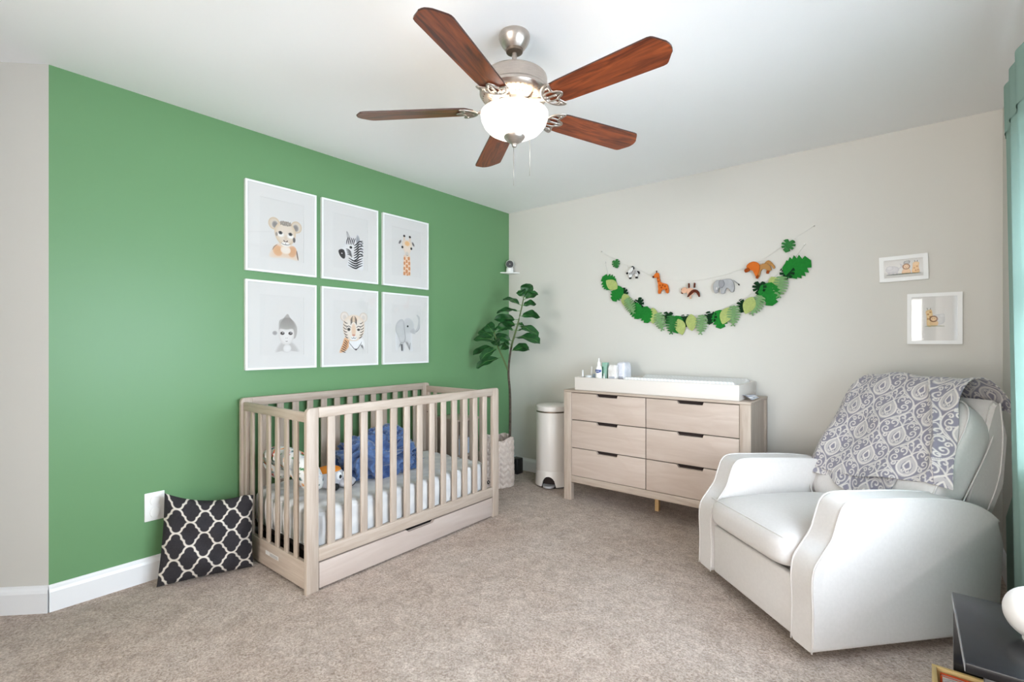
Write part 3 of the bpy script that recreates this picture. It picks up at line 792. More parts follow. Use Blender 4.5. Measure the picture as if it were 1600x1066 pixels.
for (x, z) in ((CX1 - .036, .50), (CX1 - .036, .36), (CX0 + .042, .66)):
    bmesh.ops.create_cone(bm, cap_ends=True, segments=12, radius1=.005, radius2=.005, depth=.003, matrix=Matrix.Translation((x, CY1 - .0352, z)) @ Matrix.Rotation(PI / 2, 4, 'X'))
bm_obj('bolt_caps', bm, M['bronze'], crib)

# mattress with fitted sheet: scalloped ripples along the side
mt = thing('crib_mattress', 'crib mattress in a white fitted sheet with faint grey print', 'mattress', (.40, -1.76, .187))
nu, nv = 150, 60
P = np.zeros((nu, nv, 3))
mx0, mx1, my0, my1, mz0, mz1 = .068, .735, -2.408, -1.112, .188, .372
U = np.linspace(0, 2 * PI, nu)
def sup(t, n): return np.sign(np.cos(t)) * np.abs(np.cos(t)) ** (2 / n), np.sign(np.sin(t)) * np.abs(np.sin(t)) ** (2 / n)
# profile from bottom centre out, up the side and to the top centre
prof = [(0, 0), (.9, 0), (.985, .03), (1, .14), (1, .75), (.992, .88), (.965, .965), (.92, 1.0), (.8, 1.01), (.5, 1.02), (.2, 1.02), (0, 1.02)]
prof = np.array(catmull(prof, 5)); nv = len(prof)
P = np.zeros((nu, nv, 3))
# perimeter points spaced evenly along a rounded rectangle
def rrect(n, hx, hy, r):
    pts = []
    for cx, cy, a0 in ((hx - r, hy - r, 0), (-hx + r, hy - r, 90), (-hx + r, -hy + r, 180), (hx - r, -hy + r, 270)):
        for k in range(9):
            a = math.radians(a0 + 90 * k / 8); pts.append((cx + r * math.cos(a), cy + r * math.sin(a)))
    pts.append(pts[0]); pts = np.array(pts)
    d = np.r_[0, np.cumsum(np.hypot(*np.diff(pts, axis=0).T))]
    t = np.linspace(0, d[-1], n)
    return np.stack([np.interp(t, d, pts[:, 0]), np.interp(t, d, pts[:, 1])], -1), t
hx, hy = (mx1 - mx0) / 2, (my1 - my0) / 2
nu = 420
pr, tt = rrect(nu, hx, hy, .07)
P = np.zeros((nu, nv, 3))
for j, (s, h) in enumerate(prof):
    rip = .007 * np.sin(tt * 2 * PI / .105) * (math.exp(-((h - .55) / .42) ** 2) if s > .85 else 0)
    k = s + rip / hx * 1.0
    P[:, j, 0] = (mx0 + mx1) / 2 + pr[:, 0] * np.minimum(k, 1.0 - (1 - k) * .8 if False else k)
    P[:, j, 1] = (my0 + my1) / 2 + pr[:, 1] * k
    P[:, j, 2] = mz0 + h * (mz1 - mz0) + (.003 * np.sin(tt * 2 * PI / .105) * (1 if .8 < s < .98 and h > .9 else 0))
link('sheet', grid_mesh('sheet', P), M['sheet'], mt, True, True)
tube_obj('corner_loop', [(.700, -1.104, .225), (.712, -1.098, .236), (.722, -1.098, .226), (.712, -1.098, .214), (.700, -1.104, .225)], .004, M['black'], mt, 6)

# blue plush blanket heaped in the crib
def blob(name, centre, radii, n1, n2, disp, m, parent, power=2.4, flat_bottom=None, rot=0.0):
    us = np.linspace(0, 2 * PI, n1); vs_ = np.linspace(-PI / 2, PI / 2, n2)
    P = np.zeros((n1, n2, 3))
    for j, v in enumerate(vs_):
        cv, sv = sup(np.array([v]), power); 
        cu, su = sup(us, power)
        P[:, j, 0] = cu * cv[0]; P[:, j, 1] = su * cv[0]; P[:, j, 2] = sv[0]
    Q = P.reshape(-1, 3)
    d = disp(Q) if disp else 0
    nrm = Q / np.maximum(np.linalg.norm(Q, axis=1, keepdims=True), 1e-6)
    Q = Q * np.array(radii) + (nrm * (d[:, None] if disp else 0))
    Q = Q.reshape(n1, n2, 3); Q[-1] = Q[0]; Q = Q.reshape(-1, 3)
    c, s = math.cos(rot), math.sin(rot)
    Q = np.stack([Q[:, 0] * c - Q[:, 1] * s, Q[:, 0] * s + Q[:, 1] * c, Q[:, 2]], -1)
    Q = Q + np.array(centre)
    if flat_bottom is not None: Q[:, 2] = np.maximum(Q[:, 2], flat_bottom)
    return link(name, grid_mesh(name, Q.reshape(n1, n2, 3)), m, parent, True, True)
def wrinkle(Q):
    a = 1 - np.abs(noise3(Q, 2.4)) * 2.2; b = 1 - np.abs(noise3(Q + 7.1, 5.0)) * 2.0
    return .055 * np.clip(a, -.2, 1) + .022 * np.clip(b, -.2, 1) - .035
bt = thing('plush_blanket', 'rumpled blue plush blanket bundled on the crib mattress', 'blanket', (.36, -1.76, .374))
blob('blanket_bundle', (.37, -1.79, .475), (.15, .235, .125), 130, 80, wrinkle, M['blue'], bt, 2.6, .376)
blob('blanket_fold', (.33, -1.68, .545), (.10, .145, .085), 90, 60, wrinkle, M['blue'], bt, 2.3, .376, .3)
blob('blanket_fold', (.40, -1.565, .425), (.075, .075, .055), 60, 40, wrinkle, M['blue'], bt, 2.2, .376)
# soft toy head-down beside it
toy = thing('soft_toy', 'grey plush toy with round white eyes and orange cap, lying in the crib', 'soft toy', (.46, -2.13, .374))
M['toygrey'] = mat('toy_grey_plush', (202, 200, 204), .95, bump=.4, bscale=250); M['toyorange'] = mat('toy_orange', (232, 140, 40), .9, bump=.3, bscale=250)
M['white'] = mat('plain_white', (245, 245, 245), .5); M['ink_black'] = mat('ink_black', (20, 20, 22), .6)
blob('body', (.45, -2.145, .438), (.060, .075, .060), 40, 26, None, M['toygrey'], toy, 2.2)
blob('muzzle', (.495, -2.075, .408), (.046, .052, .028), 32, 20, None, M['toygrey'], toy, 2.2)
blob('cap', (.44, -2.15, .480), (.058, .066, .022), 32, 18, None, M['toyorange'], toy, 2.2)
for yy in (-2.128, -2.085):
    e = blob('eye', (.503, yy, .452), (.014, .019, .024), 20, 14, None, M['white'], toy, 2.0)
    pu = blob('pupil', (.516, yy + .003, .450), (.004, .008, .011), 16, 10, None, M['ink_black'], None, 2.0); pu.parent = e; pu.location = Vector(pu.location) - gloc(e)
tube_obj('mouth', catmull([(.538, -2.10, .398), (.543, -2.08, .392), (.540, -2.055, .396), (.532, -2.04, .408)], 4), .0022, M['ink_black'], toy, 6)
blob('wheel', (.515, -2.155, .398), (.014, .024, .020), 24, 14, None, M['ink_black'], toy, 2.0)
# nursing pillow: horseshoe cushion standing against the end of the crib
def print_cols(P, base, pal, scale, thr):
    Q = P.reshape(-1, 3)
    cols = np.tile(np.array(lin(base)[:3]), (len(Q), 1))
    for i, c in enumerate(pal):
        n = noise3(Q + 13.7 * (i + 1), scale)
        cols[n > thr] = lin(c)[:3]
    return cols
npil = thing('nursing_pillow', 'white horseshoe nursing pillow with colourful animal print in the crib', 'nursing pillow', (.28, -2.32, .374))
n1, n2 = 130, 44
P = np.zeros((n1, n2, 3))
for i in range(n1):
    f = i / (n1 - 1); a = math.radians(-35 + 250 * f)
    R = .150; tr = .108 * (1 - .38 * abs(2 * f - 1) ** 2.0)
    if f < .045 or f > .955: tr *= math.sqrt(max(0.0, 1 - ((.045 - min(f, 1 - f)) / .0451) ** 2))
    for j in range(n2):
        b = 2 * PI * j / (n2 - 1)
        rr = R + tr * math.cos(b)
        u_, v_ = rr * math.cos(a) * 1.02, rr * math.sin(a)
        w_ = tr * math.sin(b) * .92
        # stand the ring up, leaning back towards the left end and the wall
        P[i, j] = (.36 + u_ * 1.0 + w_ * .25, -2.315 + w_ * .75 - v_ * .22, .482 + v_ * .60)
P[:, :, 2] = np.maximum(P[:, :, 2], .374 + .004)
P[:, :, 1] = np.maximum(P[:, :, 1], -2.424)
Qs = P
M['printfab'] = attr_mat('printed_cotton', .9)
link('cushion', grid_mesh('cushion', P, print_cols(P, (236, 236, 234), [(60, 130, 74), (206, 52, 44), (224, 150, 70), (40, 96, 90), (196, 200, 210)], 34, .43)), M['printfab'], npil, True, True)

# ------------------------------------------------------------------ patterned floor pillow
def quatrefoil(u, v):
    """distance to a Moroccan trellis line, unit cell 2x2"""
    p = np.abs((u + 1) % 2 - 1); q = np.abs((v + 1) % 2 - 1)
    pts = []
    R = .40
    for t in np.linspace(0, PI / 2, 22): pts.append((1 - R * math.sin(t), R - R * math.cos(t)))
    pts += [(1 - R - .0, R + .03), (1 - R - .06, R + .05), (.5 + .02, .5 - .02), (.5 - .02, .5 + .02), (R + .06, 1 - R - .05), (R, 1 - R - .03)]
    for t in np.linspace(0, PI / 2, 22): pts.append((R * math.cos(t), 1 - R + R * math.sin(t)))
    pts = np.array(pts)
    # densify
    dd = []
    for a, b in zip(pts[:-1], pts[1:]):
        for k in range(3): dd.append(a + (b - a) * k / 3)
    dd = np.array(dd)
    d = np.full(p.shape, 9.0)
    for a in dd: d = np.minimum(d, (p - a[0]) ** 2 + (q - a[1]) ** 2)
    return np.sqrt(d)
def cushion(n, w, h, thick):
    s = np.linspace(-1, 1, n)
    U, V = np.meshgrid(s, s, indexing='ij')
    pin = 1 - .035 * (1 - V ** 2)
    pin2 = 1 - .03 * (1 - U ** 2)
    X = U * w / 2 * pin; Z = V * h / 2 * pin2
    prof = np.clip((1 - np.abs(U) ** 2.6) * (1 - np.abs(V) ** 2.6), 0, 1) ** .55
    return U, V, X, Z, prof * thick / 2
pil = thing('throw_pillow', 'black throw pillow with white trellis pattern leaning on green wall', 'pillow', (.17, -2.70, 0))
U, V, X, Z, T = cushion(230, .435, .47, .19)
d = quatrefoil(U * 3.3 + .35, V * 3.4 + .5)
line = np.clip((.085 - d) / .03, 0, 1)[..., None]
nz = np.random.rand(*U.shape)[..., None]
cb = np.array(lin((58, 55, 58))[:3]); cb2 = np.array(lin((42, 40, 44))[:3]); cw = np.array(lin((214, 206, 196))[:3])
cols = (cb * nz + cb2 * (1 - nz)) * (1 - line) + cw * line
wr = (.007 * np.sin(U * 5 + V * 7) + .005 * np.sin(U * 11 - V * 4)) * (T / .075)
BLc, BRc, TLc, TRc = (np.array(v) for v in ((.128, -2.882, .004), (.262, -2.484, .004), (.070, -2.832, .445), (.262, -2.484, .385)))
nrm_p = np.array([.935, -.315, .16])
def place_pillow(X, T, Z):
    # diagonal between wall and crib end: left top on the wall, right edge against the crib
    a = (X / .435 + .5)[..., None]; b = (Z / .47 + .5)[..., None]
    P = (BLc * (1 - a) + BRc * a) * (1 - b) + (TLc * (1 - a) + TRc * a) * b
    sag = .030 * np.clip(1 - ((X + .03) / .2) ** 2, 0, 1) * np.clip((Z - .02) / .21, 0, 1)
    P = P + T[..., None] * nrm_p
    P[..., 2] = np.maximum(P[..., 2] - sag, .002)
    return P
M['pillowfab'] = attr_mat('pillow_canvas', .9, .25, 500)
Pf = place_pillow(X, T + wr, Z); Pb = place_pillow(X, -T, Z)
Pb[..., 0] = np.maximum(Pb[..., 0], .021); Pf[..., 0] = np.maximum(Pf[..., 0], .022)
link('pillow_front', grid_mesh('pillow_front', Pf, cols), M['pillowfab'], pil, True, True)
link('pillow_back', grid_mesh('pillow_back', Pb[::-1][::3, ::3].copy() if False else Pb[::-1], cols[::-1]), M['pillowfab'], pil, True, True)

# ------------------------------------------------------------------ wall outlet
ou = thing('wall_outlet', 'white double wall outlet plate on green wall above the pillow', 'outlet', (0, -2.856, .367))
bm = bmesh.new(); box(bm, .0005, .007, -2.899, -2.813, .297, .440, .003)
weighted(bm_obj('cover_plate', bm, M['whiteplastic'], ou), 50)
for z in (.398, .338):
    o2 = [(-2.856 + .021 * math.cos(t) * (1 if abs(math.cos(t)) < .8 else .98), z + .0265 * math.copysign(min(abs(math.sin(t)) * 1.0, .78), math.sin(t)) * 1.0) for t in [2 * PI * k / 24 for k in range(24)]]
    prism_obj('outlet_cover', o2, 0, .006, .012, M['whiteplastic'], ou, .002)

# ------------------------------------------------------------------ dresser
ds = thing('dresser', 'pale washed wooden six-drawer dresser against the back wall', 'dresser', (1.592, -.25, 0))
DX0, DX1, DYF, DYB, DZ = .930, 2.255, -.472, -.024, .840
for x0, x1 in ((DX0, DX0 + .064), (DX1 - .064, DX1)):
    for y0, y1 in ((DYF, DYF + .045), (DYB - .045, DYB)):
        box_obj('post', (x0 if x0 == DX0 or True else x0, x1, y0, y1, 0, .822), M['wood_z'], ds, .002)
box_obj('top', (DX0 - .001, DX1 + .001, DYF - .001, DYB, .822, DZ), M['wood_x'], ds, .003)
for x0, x1 in ((DX0 + .012, DX0 + .028), (DX1 - .028, DX1 - .012)):
    box_obj('side_panel', (x0, x1, DYF + .045, DYB - .045, .135, .822), M['wood_z'], ds)
box_obj('bottom_rail', (DX0 + .064, DX1 - .064, DYF + .004, DYF + .030, .138, .188), M['wood_x'], ds, .002)
box_obj('back_panel', (DX0 + .064, DX1 - .064, DYB - .012, DYB - .004, .135, .822), M['wood_x'], ds)
box_obj('bottom_panel', (DX0 + .064, DX1 - .064, DYF + .03, DYB - .012, .150, .162), M['wood_x'], ds)
box_obj('carcass_front', (DX0 + .064, DX1 - .064, DYF + .030, DYF + .040, .162, .822), M['dark'], ds)
box_obj('centre_leg', (1.585, 1.613, -.30, -.272, 0, .150), mat('oak_leg', (196, 160, 110), .6), ds)
dxs = [(DX0 + .067, 1.587), (1.593, DX1 - .067)]
rows = [(.616, .817), (.404, .610), (.192, .398)]
for (xa, xb) in dxs:
    for (za, zb) in rows:
        xm = (xa + xb) / 2
        pts = [(xa, za), (xb, za), (xb, zb), (xm + .086, zb), (xm + .081, zb - .021), (xm - .075, zb - .021), (xm - .086, zb), (xa, zb)]
        dr = prism_obj('drawer', pts, 1, DYF + .004, DYF + .024, M['drawer'], ds, .0012)
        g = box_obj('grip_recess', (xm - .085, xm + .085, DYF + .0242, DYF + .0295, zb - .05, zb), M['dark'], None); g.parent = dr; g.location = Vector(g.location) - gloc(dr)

# changing tray and pad on the dresser
tr = thing('changing_tray', 'white wooden changing tray on top of the dresser', 'changing tray', (1.603, -.25, DZ))
TX0, TX1, TY0, TY1, TZ0, TZ1 = 1.020, 2.187, -.462, -.030, DZ + .001, .938
box_obj('front_board', (TX0, TX1, TY0, TY0 + .016, TZ0, TZ1), M['pailwhite'], tr, .002)
box_obj('back_board', (TX0, TX1, TY1 - .016, TY1, TZ0, TZ1), M['pailwhite'], tr, .002)
for x in (TX0, TX1 - .016): box_obj('end_board', (x, x + .016, TY0 + .016, TY1 - .016, TZ0, TZ1), M['pailwhite'], tr, .002)
box_obj('divider', (1.375, 1.387, TY0 + .016, TY1 - .016, TZ0 + .009, TZ1 - .004), M['pailwhite'], tr)
box_obj('tray_base', (TX0 + .016, TX1 - .016, TY0 + .016, TY1 - .016, TZ0, TZ0 + .008), M['pailwhite'], tr)
pad = thing('changing_pad', 'white contoured changing pad with faint chevron cover in the tray', 'changing pad', (1.78, -.25, TZ0 + .009))
m, nt, b = new_mat('chevron_cover')
b.inputs['Roughness'].default_value = .9
tc = N(nt, 'ShaderNodeTexCoord'); sx = N(nt, 'ShaderNodeSeparateXYZ'); nt.links.new(tc.outputs['Object'], sx.inputs[0])
tri = N(nt, 'ShaderNodeMath', operation='PINGPONG'); tri.inputs[1].default_value = .05; nt.links.new(sx.outputs['Y'], tri.inputs[0])
ad = N(nt, 'ShaderNodeMath', operation='ADD'); nt.links.new(sx.outputs['X'], ad.inputs[0]); nt.links.new(tri.outputs[0], ad.inputs[1])
pp = N(nt, 'ShaderNodeMath', operation='PINGPONG'); pp.inputs[1].default_value = .012; nt.links.new(ad.outputs[0], pp.inputs[0])
gt = N(nt, 'ShaderNodeMath', operation='GREATER_THAN'); gt.inputs[1].default_value = .0065; nt.links.new(pp.outputs[0], gt.inputs[0])
mx = N(nt, 'ShaderNodeMix', data_type='RGBA'); mx.inputs[6].default_value = lin((244, 244, 244)); mx.inputs[7].default_value = lin((230, 230, 230))
nt.links.new(gt.outputs[0], mx.inputs[0]); nt.links.new(mx.outputs[2], b.inputs['Base Color'])
M['chevron'] = m
px0, px1, py0, py1 = 1.392, 2.166, TY0 + .020, TY1 - .020
nu, nv = 60, 60
P = np.zeros((nu, nv, 3))
for i, u in enumerate(np.linspace(-1, 1, nu)):
    for j, v in enumerate(np.linspace(-1, 1, nv)):
        edge = min(1, (1 - abs(u)) / .06) ; edge2 = min(1, (1 - abs(v)) / .10)
        e = (1 - (1 - edge) ** 2) ** .5 * (1 - (1 - edge2) ** 2) ** .5
        z = TZ0 + .0095 + e * (.078 + .032 * abs(v) ** 2.2)
        P[i, j] = ((px0 + px1) / 2 + u * (px1 - px0) / 2, (py0 + py1) / 2 + v * (py1 - py0) / 2, z)
link('padded_cover', grid_mesh('padded_cover', P), M['chevron'], pad, True, True)

# toiletries in the left compartment
def item(name, label, cat, x, y):
    return thing(name, label, cat, (x, y, TZ0 + .008), 0, 'baby care items in the changing tray')
zb = TZ0 + .0085
t = item('lotion_bottle', 'white lotion bottle with dark blue label in the changing tray', 'bottle', 1.192, -.40)
lathe_obj('bottle_body', [(0, zb), (.024, zb), (.027, zb + .006), (.0265, zb + .09), (.0255, zb + .150), (.022, zb + .165), (.016, zb + .174), (.013, zb + .178), (0, zb + .178)], M['whiteplastic'], t, 1.192, -.40, 28, 50, sx=1.0, sy=.7)
M['navy'] = mat('navy_label', (58, 74, 140), .5)
bm = bmesh.new()
for k in range(10):
    a0 = math.radians(-90 - 66 + 132 * k / 10); a1 = math.radians(-90 - 66 + 132 * (k + 1) / 10)
    lo = lambda a: zb + .122 + .010 * abs(math.degrees(a) + 90) / 66
    q = [bm.verts.new((1.192 + .0274 * math.cos(a), -.40 + .0274 * .7 * math.sin(a), z)) for a, z in ((a0, lo(a0)), (a1, lo(a1)), (a1, zb + .148), (a0, zb + .148))]
    bm.faces.new(q)
bmesh.ops.remove_doubles(bm, verts=bm.verts, dist=1e-5)
bmesh.ops.solidify(bm, geom=bm.faces[:], thickness=.0006)
bm_obj('label_band', bm, M['navy'], t)
bm = bmesh.new()
for dx_, hh in ((-.012, .005), (-.007, .0035), (-.002, .005), (.003, .0035), (.008, .005)):
    box(bm, 1.192 + dx_, 1.192 + dx_ + .0035, -.4212, -.4196, zb + .134, zb + .134 + hh)
bm_obj('label_lettering', bm, M['white'], t)
lathe_obj('cap', [(.013, zb + .178), (.012, zb + .200), (.006, zb + .210), (.0045, zb + .232), (0, zb + .233)], M['whiteplastic'], t, 1.192, -.40, 20)
t = item('toothpaste_box', 'slim mint green carton standing behind the lotion bottle', 'box', 1.225, -.36)
box_obj('carton', (1.205, 1.245, -.378, -.338, zb, zb + .20), mat('mint_carton', (122, 166, 146), .5, col2=(160, 192, 178), nscale=12), t, .002)
box_obj('carton_label', (1.209, 1.219, -.3795, -.3785, zb + .10, zb + .17), mat('deep_green_print', (40, 96, 70), .5), t)
t = item('nozzle_bottle', 'small clear white nozzle bottle in front of the mint carton', 'bottle', 1.243, -.415)
lathe_obj('bottle_body', [(0, zb), (.017, zb), (.018, zb + .004), (.017, zb + .07), (.008, zb + .084), (.006, zb + .088), (0, zb + .088)], M['whiteplastic'], t, 1.243, -.415, 20)
lathe_obj('nozzle', [(.007, zb + .088), (.004, zb + .105), (.002, zb + .122), (0, zb + .123)], M['whiteplastic'], t, 1.243, -.415, 14)
t = item('cream_jar', 'small round white cream jar at the tray front left', 'jar', 1.105, -.40)
lathe_obj('jar_body', [(0, zb), (.024, zb), (.025, zb + .005), (.025, zb + .075), (0, zb + .075)], M['whiteplastic'], t, 1.105, -.40, 24)
lathe_obj('jar_lid', [(.026, zb + .075), (.026, zb + .098), (.024, zb + .101), (0, zb + .101)], mat('pale_lid', (214, 216, 216), .4), t, 1.105, -.40, 24)
t = item('grey_tub', 'small dark grey tub beside the lotion bottle', 'tub', 1.150, -.365)
lathe_obj('tub_body', [(0, zb), (.021, zb), (.024, zb + .085), (.0, zb + .085)], mat('dark_grey_plastic', (86, 92, 100), .4), t, 1.150, -.365, 24)
lathe_obj('tub_lid', [(.025, zb + .085), (.025, zb + .108), (.022, zb + .112), (0, zb + .112)], mat('blue_grey_lid', (140, 152, 164), .4), t, 1.150, -.365, 24)
for k, (x, y, h, lb) in enumerate(((1.052, -.40, .140, 'thin white stick brush at the far left tray corner'), (1.090, -.33, .165, 'taller thin white stick brush behind the cream jar'))):
    t = item('stick_brush', lb, 'brush', x, y)
    tube_obj('handle', [(x, y, zb), (x + .001, y, zb + h * .55), (x + .002, y, zb + h * .62)], .0045, M['whiteplastic'], t, 10)
    tube_obj('brush_tip', [(x + .002, y, zb + h * .62), (x + .002, y, zb + h * .7), (x + .002, y, zb + h)], [.006, .007, .005], M['white'], t, 10)
M['wipes1'] = mat('wipes_wrap', (214, 209, 204), .4, col2=(238, 236, 234), nscale=30); M['wipes2'] = mat('wipes_wrap_pale', (232, 232, 238), .4, col2=(206, 208, 218), nscale=26)
for lb, x0, x1, y0, y1, h, m in (('grey patterned wipes packet standing in the changing tray', 1.262, 1.330, -.395, -.345, .185, M['wipes1']), ('puffy white wipes packet standing next to the changing pad', 1.300, 1.372, -.340, -.22, .205, M['wipes2'])):
    t = item('wipes_packet', lb, 'wipes packet', (x0 + x1) / 2, (y0 + y1) / 2)
    blob('packet', ((x0 + x1) / 2, (y0 + y1) / 2, zb + h / 2), ((x1 - x0) / 2, (y1 - y0) / 2, h / 2), 60, 40, lambda Q: .003 * noise3(Q, 4), m, t, 5.5, zb)
    box_obj('seal_flap', ((x0 + x1) / 2 - .022, (x0 + x1) / 2 + .022, y0 - .0025, y0 + .002, zb + .06, zb + .10), mat('flap_grey', (176, 178, 186), .4), t, .001)
# burp cloth hanging between tray and dresser edge
cl = thing('burp_cloth', 'small striped white and blue cloth tucked beside the tray', 'cloth', (2.217, -.33, DZ))
nu, nv = 24, 40
P = np.zeros((nu, nv, 3)); cc = np.zeros((nu, nv, 3))
for i in range(nu):
    for j in range(nv):
        u, v = i / (nu - 1), j / (nv - 1)
        P[i, j] = (2.192 + .056 * u, -.42 + .20 * v + .02 * u, DZ + .003 + (.030 * (1 - u) * (1 - .5 * v) + .010 * math.sin(v * 13 + u * 4) * u * (1 - u) * 3 + .004))
        cc[i, j] = lin((150, 160, 190))[:3] if (j % 7) < 2 else lin((238, 238, 240))[:3]
link('folded_cloth', grid_mesh('folded_cloth', P, cc), M['printfab'], cl, True, True)

# ------------------------------------------------------------------ diaper pail
px, py = .652, -.215
pa = thing('diaper_pail', 'tall cream pedal bin between the plant and the dresser', 'bin', (px, py, 0))
lathe_obj('pail_body', [(.137, .135), (.139, .14), (.139, .612), (.136, .618), (0, .618)], M['pailwhite'], pa, px, py, 48, 30)
lathe_obj('lid_band', [(.136, .618), (.136, .630), (0, .630)], M['bronze'], pa, px, py, 48)
lathe_obj('lid', [(.139, .630), (.143, .634), (.144, .655), (.141, .668), (.128, .677), (.09, .682), (0, .684)], M['pailwhite'], pa, px, py, 48, 30)
# base skirt with an arched pedal opening towards the camera
bm = bmesh.new()
seg = 64; rad = .146; dir_a = math.atan2(-3.657 - py, 2.978 - px) - math.radians(14)
top = []; bot = []
for k in range(seg):
    a = 2 * PI * k / seg
    da = (a - dir_a + PI) % (2 * PI) - PI
    s = da * rad / .062
    zb_ = .012 + (.088 * math.sqrt(max(0, 1 - s * s)) if abs(s) < 1 else 0)
    top.append((a, .138)); bot.append((a, zb_))
for ro, ri in ((rad, rad - .008),):
    V = {}
    for nm, rr, arr in (('to', ro - .005, top), ('bo', ro, bot), ('ti', ri - .004, top), ('bi', ri, bot)):
        V[nm] = [bm.verts.new((px + rr * math.cos(a), py + rr * math.sin(a), z)) for a, z in arr]
    for k in range(seg):
        j = (k + 1) % seg
        for a_, b_ in (('to', 'bo'), ('bo', 'bi'), ('bi', 'ti'), ('ti', 'to')):
            bm.faces.new((V[a_][k], V[a_][j], V[b_][j], V[b_][k]))
weighted(bm_obj('base_skirt', bm, M['pailwhite'], pa), 35)
lathe_obj('base_foot', [(0, .0), (.128, .0), (.128, .012), (0, .012)], M['black'], pa, px, py, 40)
lathe_obj('inner_drum', [(.118, .012), (.118, .136)], M['dark'], pa, px, py, 32)
ca, sa = math.cos(dir_a), math.sin(dir_a)
bm = bmesh.new()
pts = catmull([(.11, -.05), (.15, -.046), (.176, -.028), (.184, 0), (.176, .028), (.15, .046), (.11, .05)], 4)
prism(bm, [(px + p[0] * ca - p[1] * sa, py + p[0] * sa + p[1] * ca) for p in pts], 2, .016, .032)
weighted(bm_obj('pedal', bm, mat('brushed_steel', (205, 205, 207), .35, .6), pa), 40)

# ------------------------------------------------------------------ fiddle-leaf plant and basket
bkx, bky = .292, -.520
bk = thing('woven_basket', 'cream chunky braided basket holding the fig plant in the corner', 'basket', (bkx, bky, 0))
nu, nv = 160, 90
P = np.zeros((nu, nv, 3))
for i in range(nu):
    a = 2 * PI * i / (nu - 1)
    for j in range(nv):
        v = j / (nv - 1); z = .004 + .40 * v
        rr = .128 + .014 * math.sin(PI * v) + .006 * math.sin(3 * a + 5 * v)
        # braided chevrons: columns of V-shaped plaits
        col = a / (2 * PI) * 14
        fr = abs((col % 1) * 2 - 1)
        ph = (z / .050 + fr * .55) % 1
        rr += .011 * (math.sin(PI * ph) ** .7) - .006 * (1 if fr > .94 or fr < .06 else 0)
        if v > .96: z += .012 * math.sin(4 * a + 1)
        P[i, j] = (bkx + rr * math.cos(a), bky + rr * math.sin(a), z)
P[-1] = P[0]
link('basket_wall', grid_mesh('basket_wall', P), M['basket'], bk, True, True)
lathe_obj('basket_bottom', [(0, .002), (.125, .002), (.125, .010), (0, .010)], M['basket'], bk, bkx, bky, 32)
hd = catmull([(bkx - .11, bky - .06, .40), (bkx - .12, bky - .07, .455), (bkx - .09, bky - .085, .485), (bkx - .05, bky - .105, .45), (bkx - .05, bky - .115, .40)], 5)
tube_obj('basket_handle', hd, .011, M['basket'], bk, 8)
fg = thing('fig_plant', 'tall fiddle-leaf fig plant with dark green leaves in the corner', 'plant', (bkx, bky, .012))
lathe_obj('soil', [(0, .33), (.122, .33), (.115, .30), (.10, .012), (0, .012)], M['soil'], fg, bkx, bky, 28)
stem = [(.372, -.47, .32), (.385, -.46, .436), (.370, -.44, .759), (.346, -.43, .955), (.375, -.43, 1.155), (.438, -.43, 1.332), (.484, -.42, 1.507), (.505, -.42, 1.60)]
sp = catmull(stem, 6)
bm = bmesh.new(); tube(bm, sp[:25], [.0125 - .004 * i / 25 for i in range(25)], 10); bm_obj('trunk', bm, M['bark'], fg, True, True)
bm = bmesh.new(); tube(bm, sp[24:], [.0085 - .005 * i / len(sp[24:]) for i in range(len(sp[24:]))], 8); bm_obj('upper_stem', bm, M['stem'], fg, True, True)
brn = catmull([(.345, -.43, .955), (.321, -.48, 1.075), (.308, -.52, 1.155), (.299, -.54, 1.234), (.285, -.545, 1.29)], 6)
bm = bmesh.new(); tube(bm, brn, [.008 - .004 * i / len(brn) for i in range(len(brn))], 8); bm_obj('branch', bm, M['stem'], fg, True, True)
LV = [([0.507, -0.43, 1.563], [0.572, -0.43, 1.685], 0.088), ([0.492, -0.43, 1.574], [0.529, -0.49, 1.634], 0.067), ([0.51, -0.43, 1.553], [0.636, -0.41, 1.611], 0.063), ([0.49, -0.43, 1.506], [0.331, -0.48, 1.58], 0.063), ([0.472, -0.43, 1.463], [0.300, -0.53, 1.464], 0.059), ([0.485, -0.43, 1.505], [0.6, -0.38, 1.527], 0.059), ([0.46, -0.43, 1.419], [0.704, -0.46, 1.423], 0.063), ([0.45, -0.43, 1.391], [0.26, -0.51, 1.406], 0.067), ([0.44, -0.43, 1.355], [0.219, -0.4, 1.345], 0.067), ([0.425, -0.43, 1.302], [0.27, -0.53, 1.322], 0.067), ([0.445, -0.43, 1.351], [0.510, -0.43, 1.35], 0.03), ([0.44, -0.43, 1.345], [0.645, -0.41, 1.267], 0.071), ([0.405, -0.43, 1.243], [0.719, -0.51, 1.222], 0.086), ([0.43, -0.43, 1.300], [0.545, -0.36, 1.310], 0.051), ([0.375, -0.43, 1.184], [0.18, -0.37, 1.184], 0.055), ([0.365, -0.43, 1.125], [0.624, -0.49, 1.172], 0.067), ([0.395, -0.43, 1.210], [0.24, -0.50, 1.254], 0.071),
      ([0.300, -0.54, 1.235], [0.060, -0.5, 1.317], 0.071), ([0.300, -0.535, 1.214], [0.075, -0.58, 1.244], 0.063), ([0.305, -0.53, 1.165], [0.085, -0.59, 1.114], 0.067), ([0.310, -0.52, 1.155], [0.245, -0.68, 1.070], 0.071), ([0.320, -0.485, 1.077], [0.150, -0.63, 1.000], 0.071), ([0.292, -0.54, 1.26], [0.167, -0.51, 1.365], 0.078), ([0.315, -0.51, 1.134], [0.5, -0.61, 1.185], 0.051), ([0.288, -0.545, 1.285], [0.40, -0.50, 1.345], 0.059), ([0.31, -0.52, 1.16], [0.40, -0.68, 1.23], 0.067)]
FWD = Vector((2.978, -3.657, 1.201))
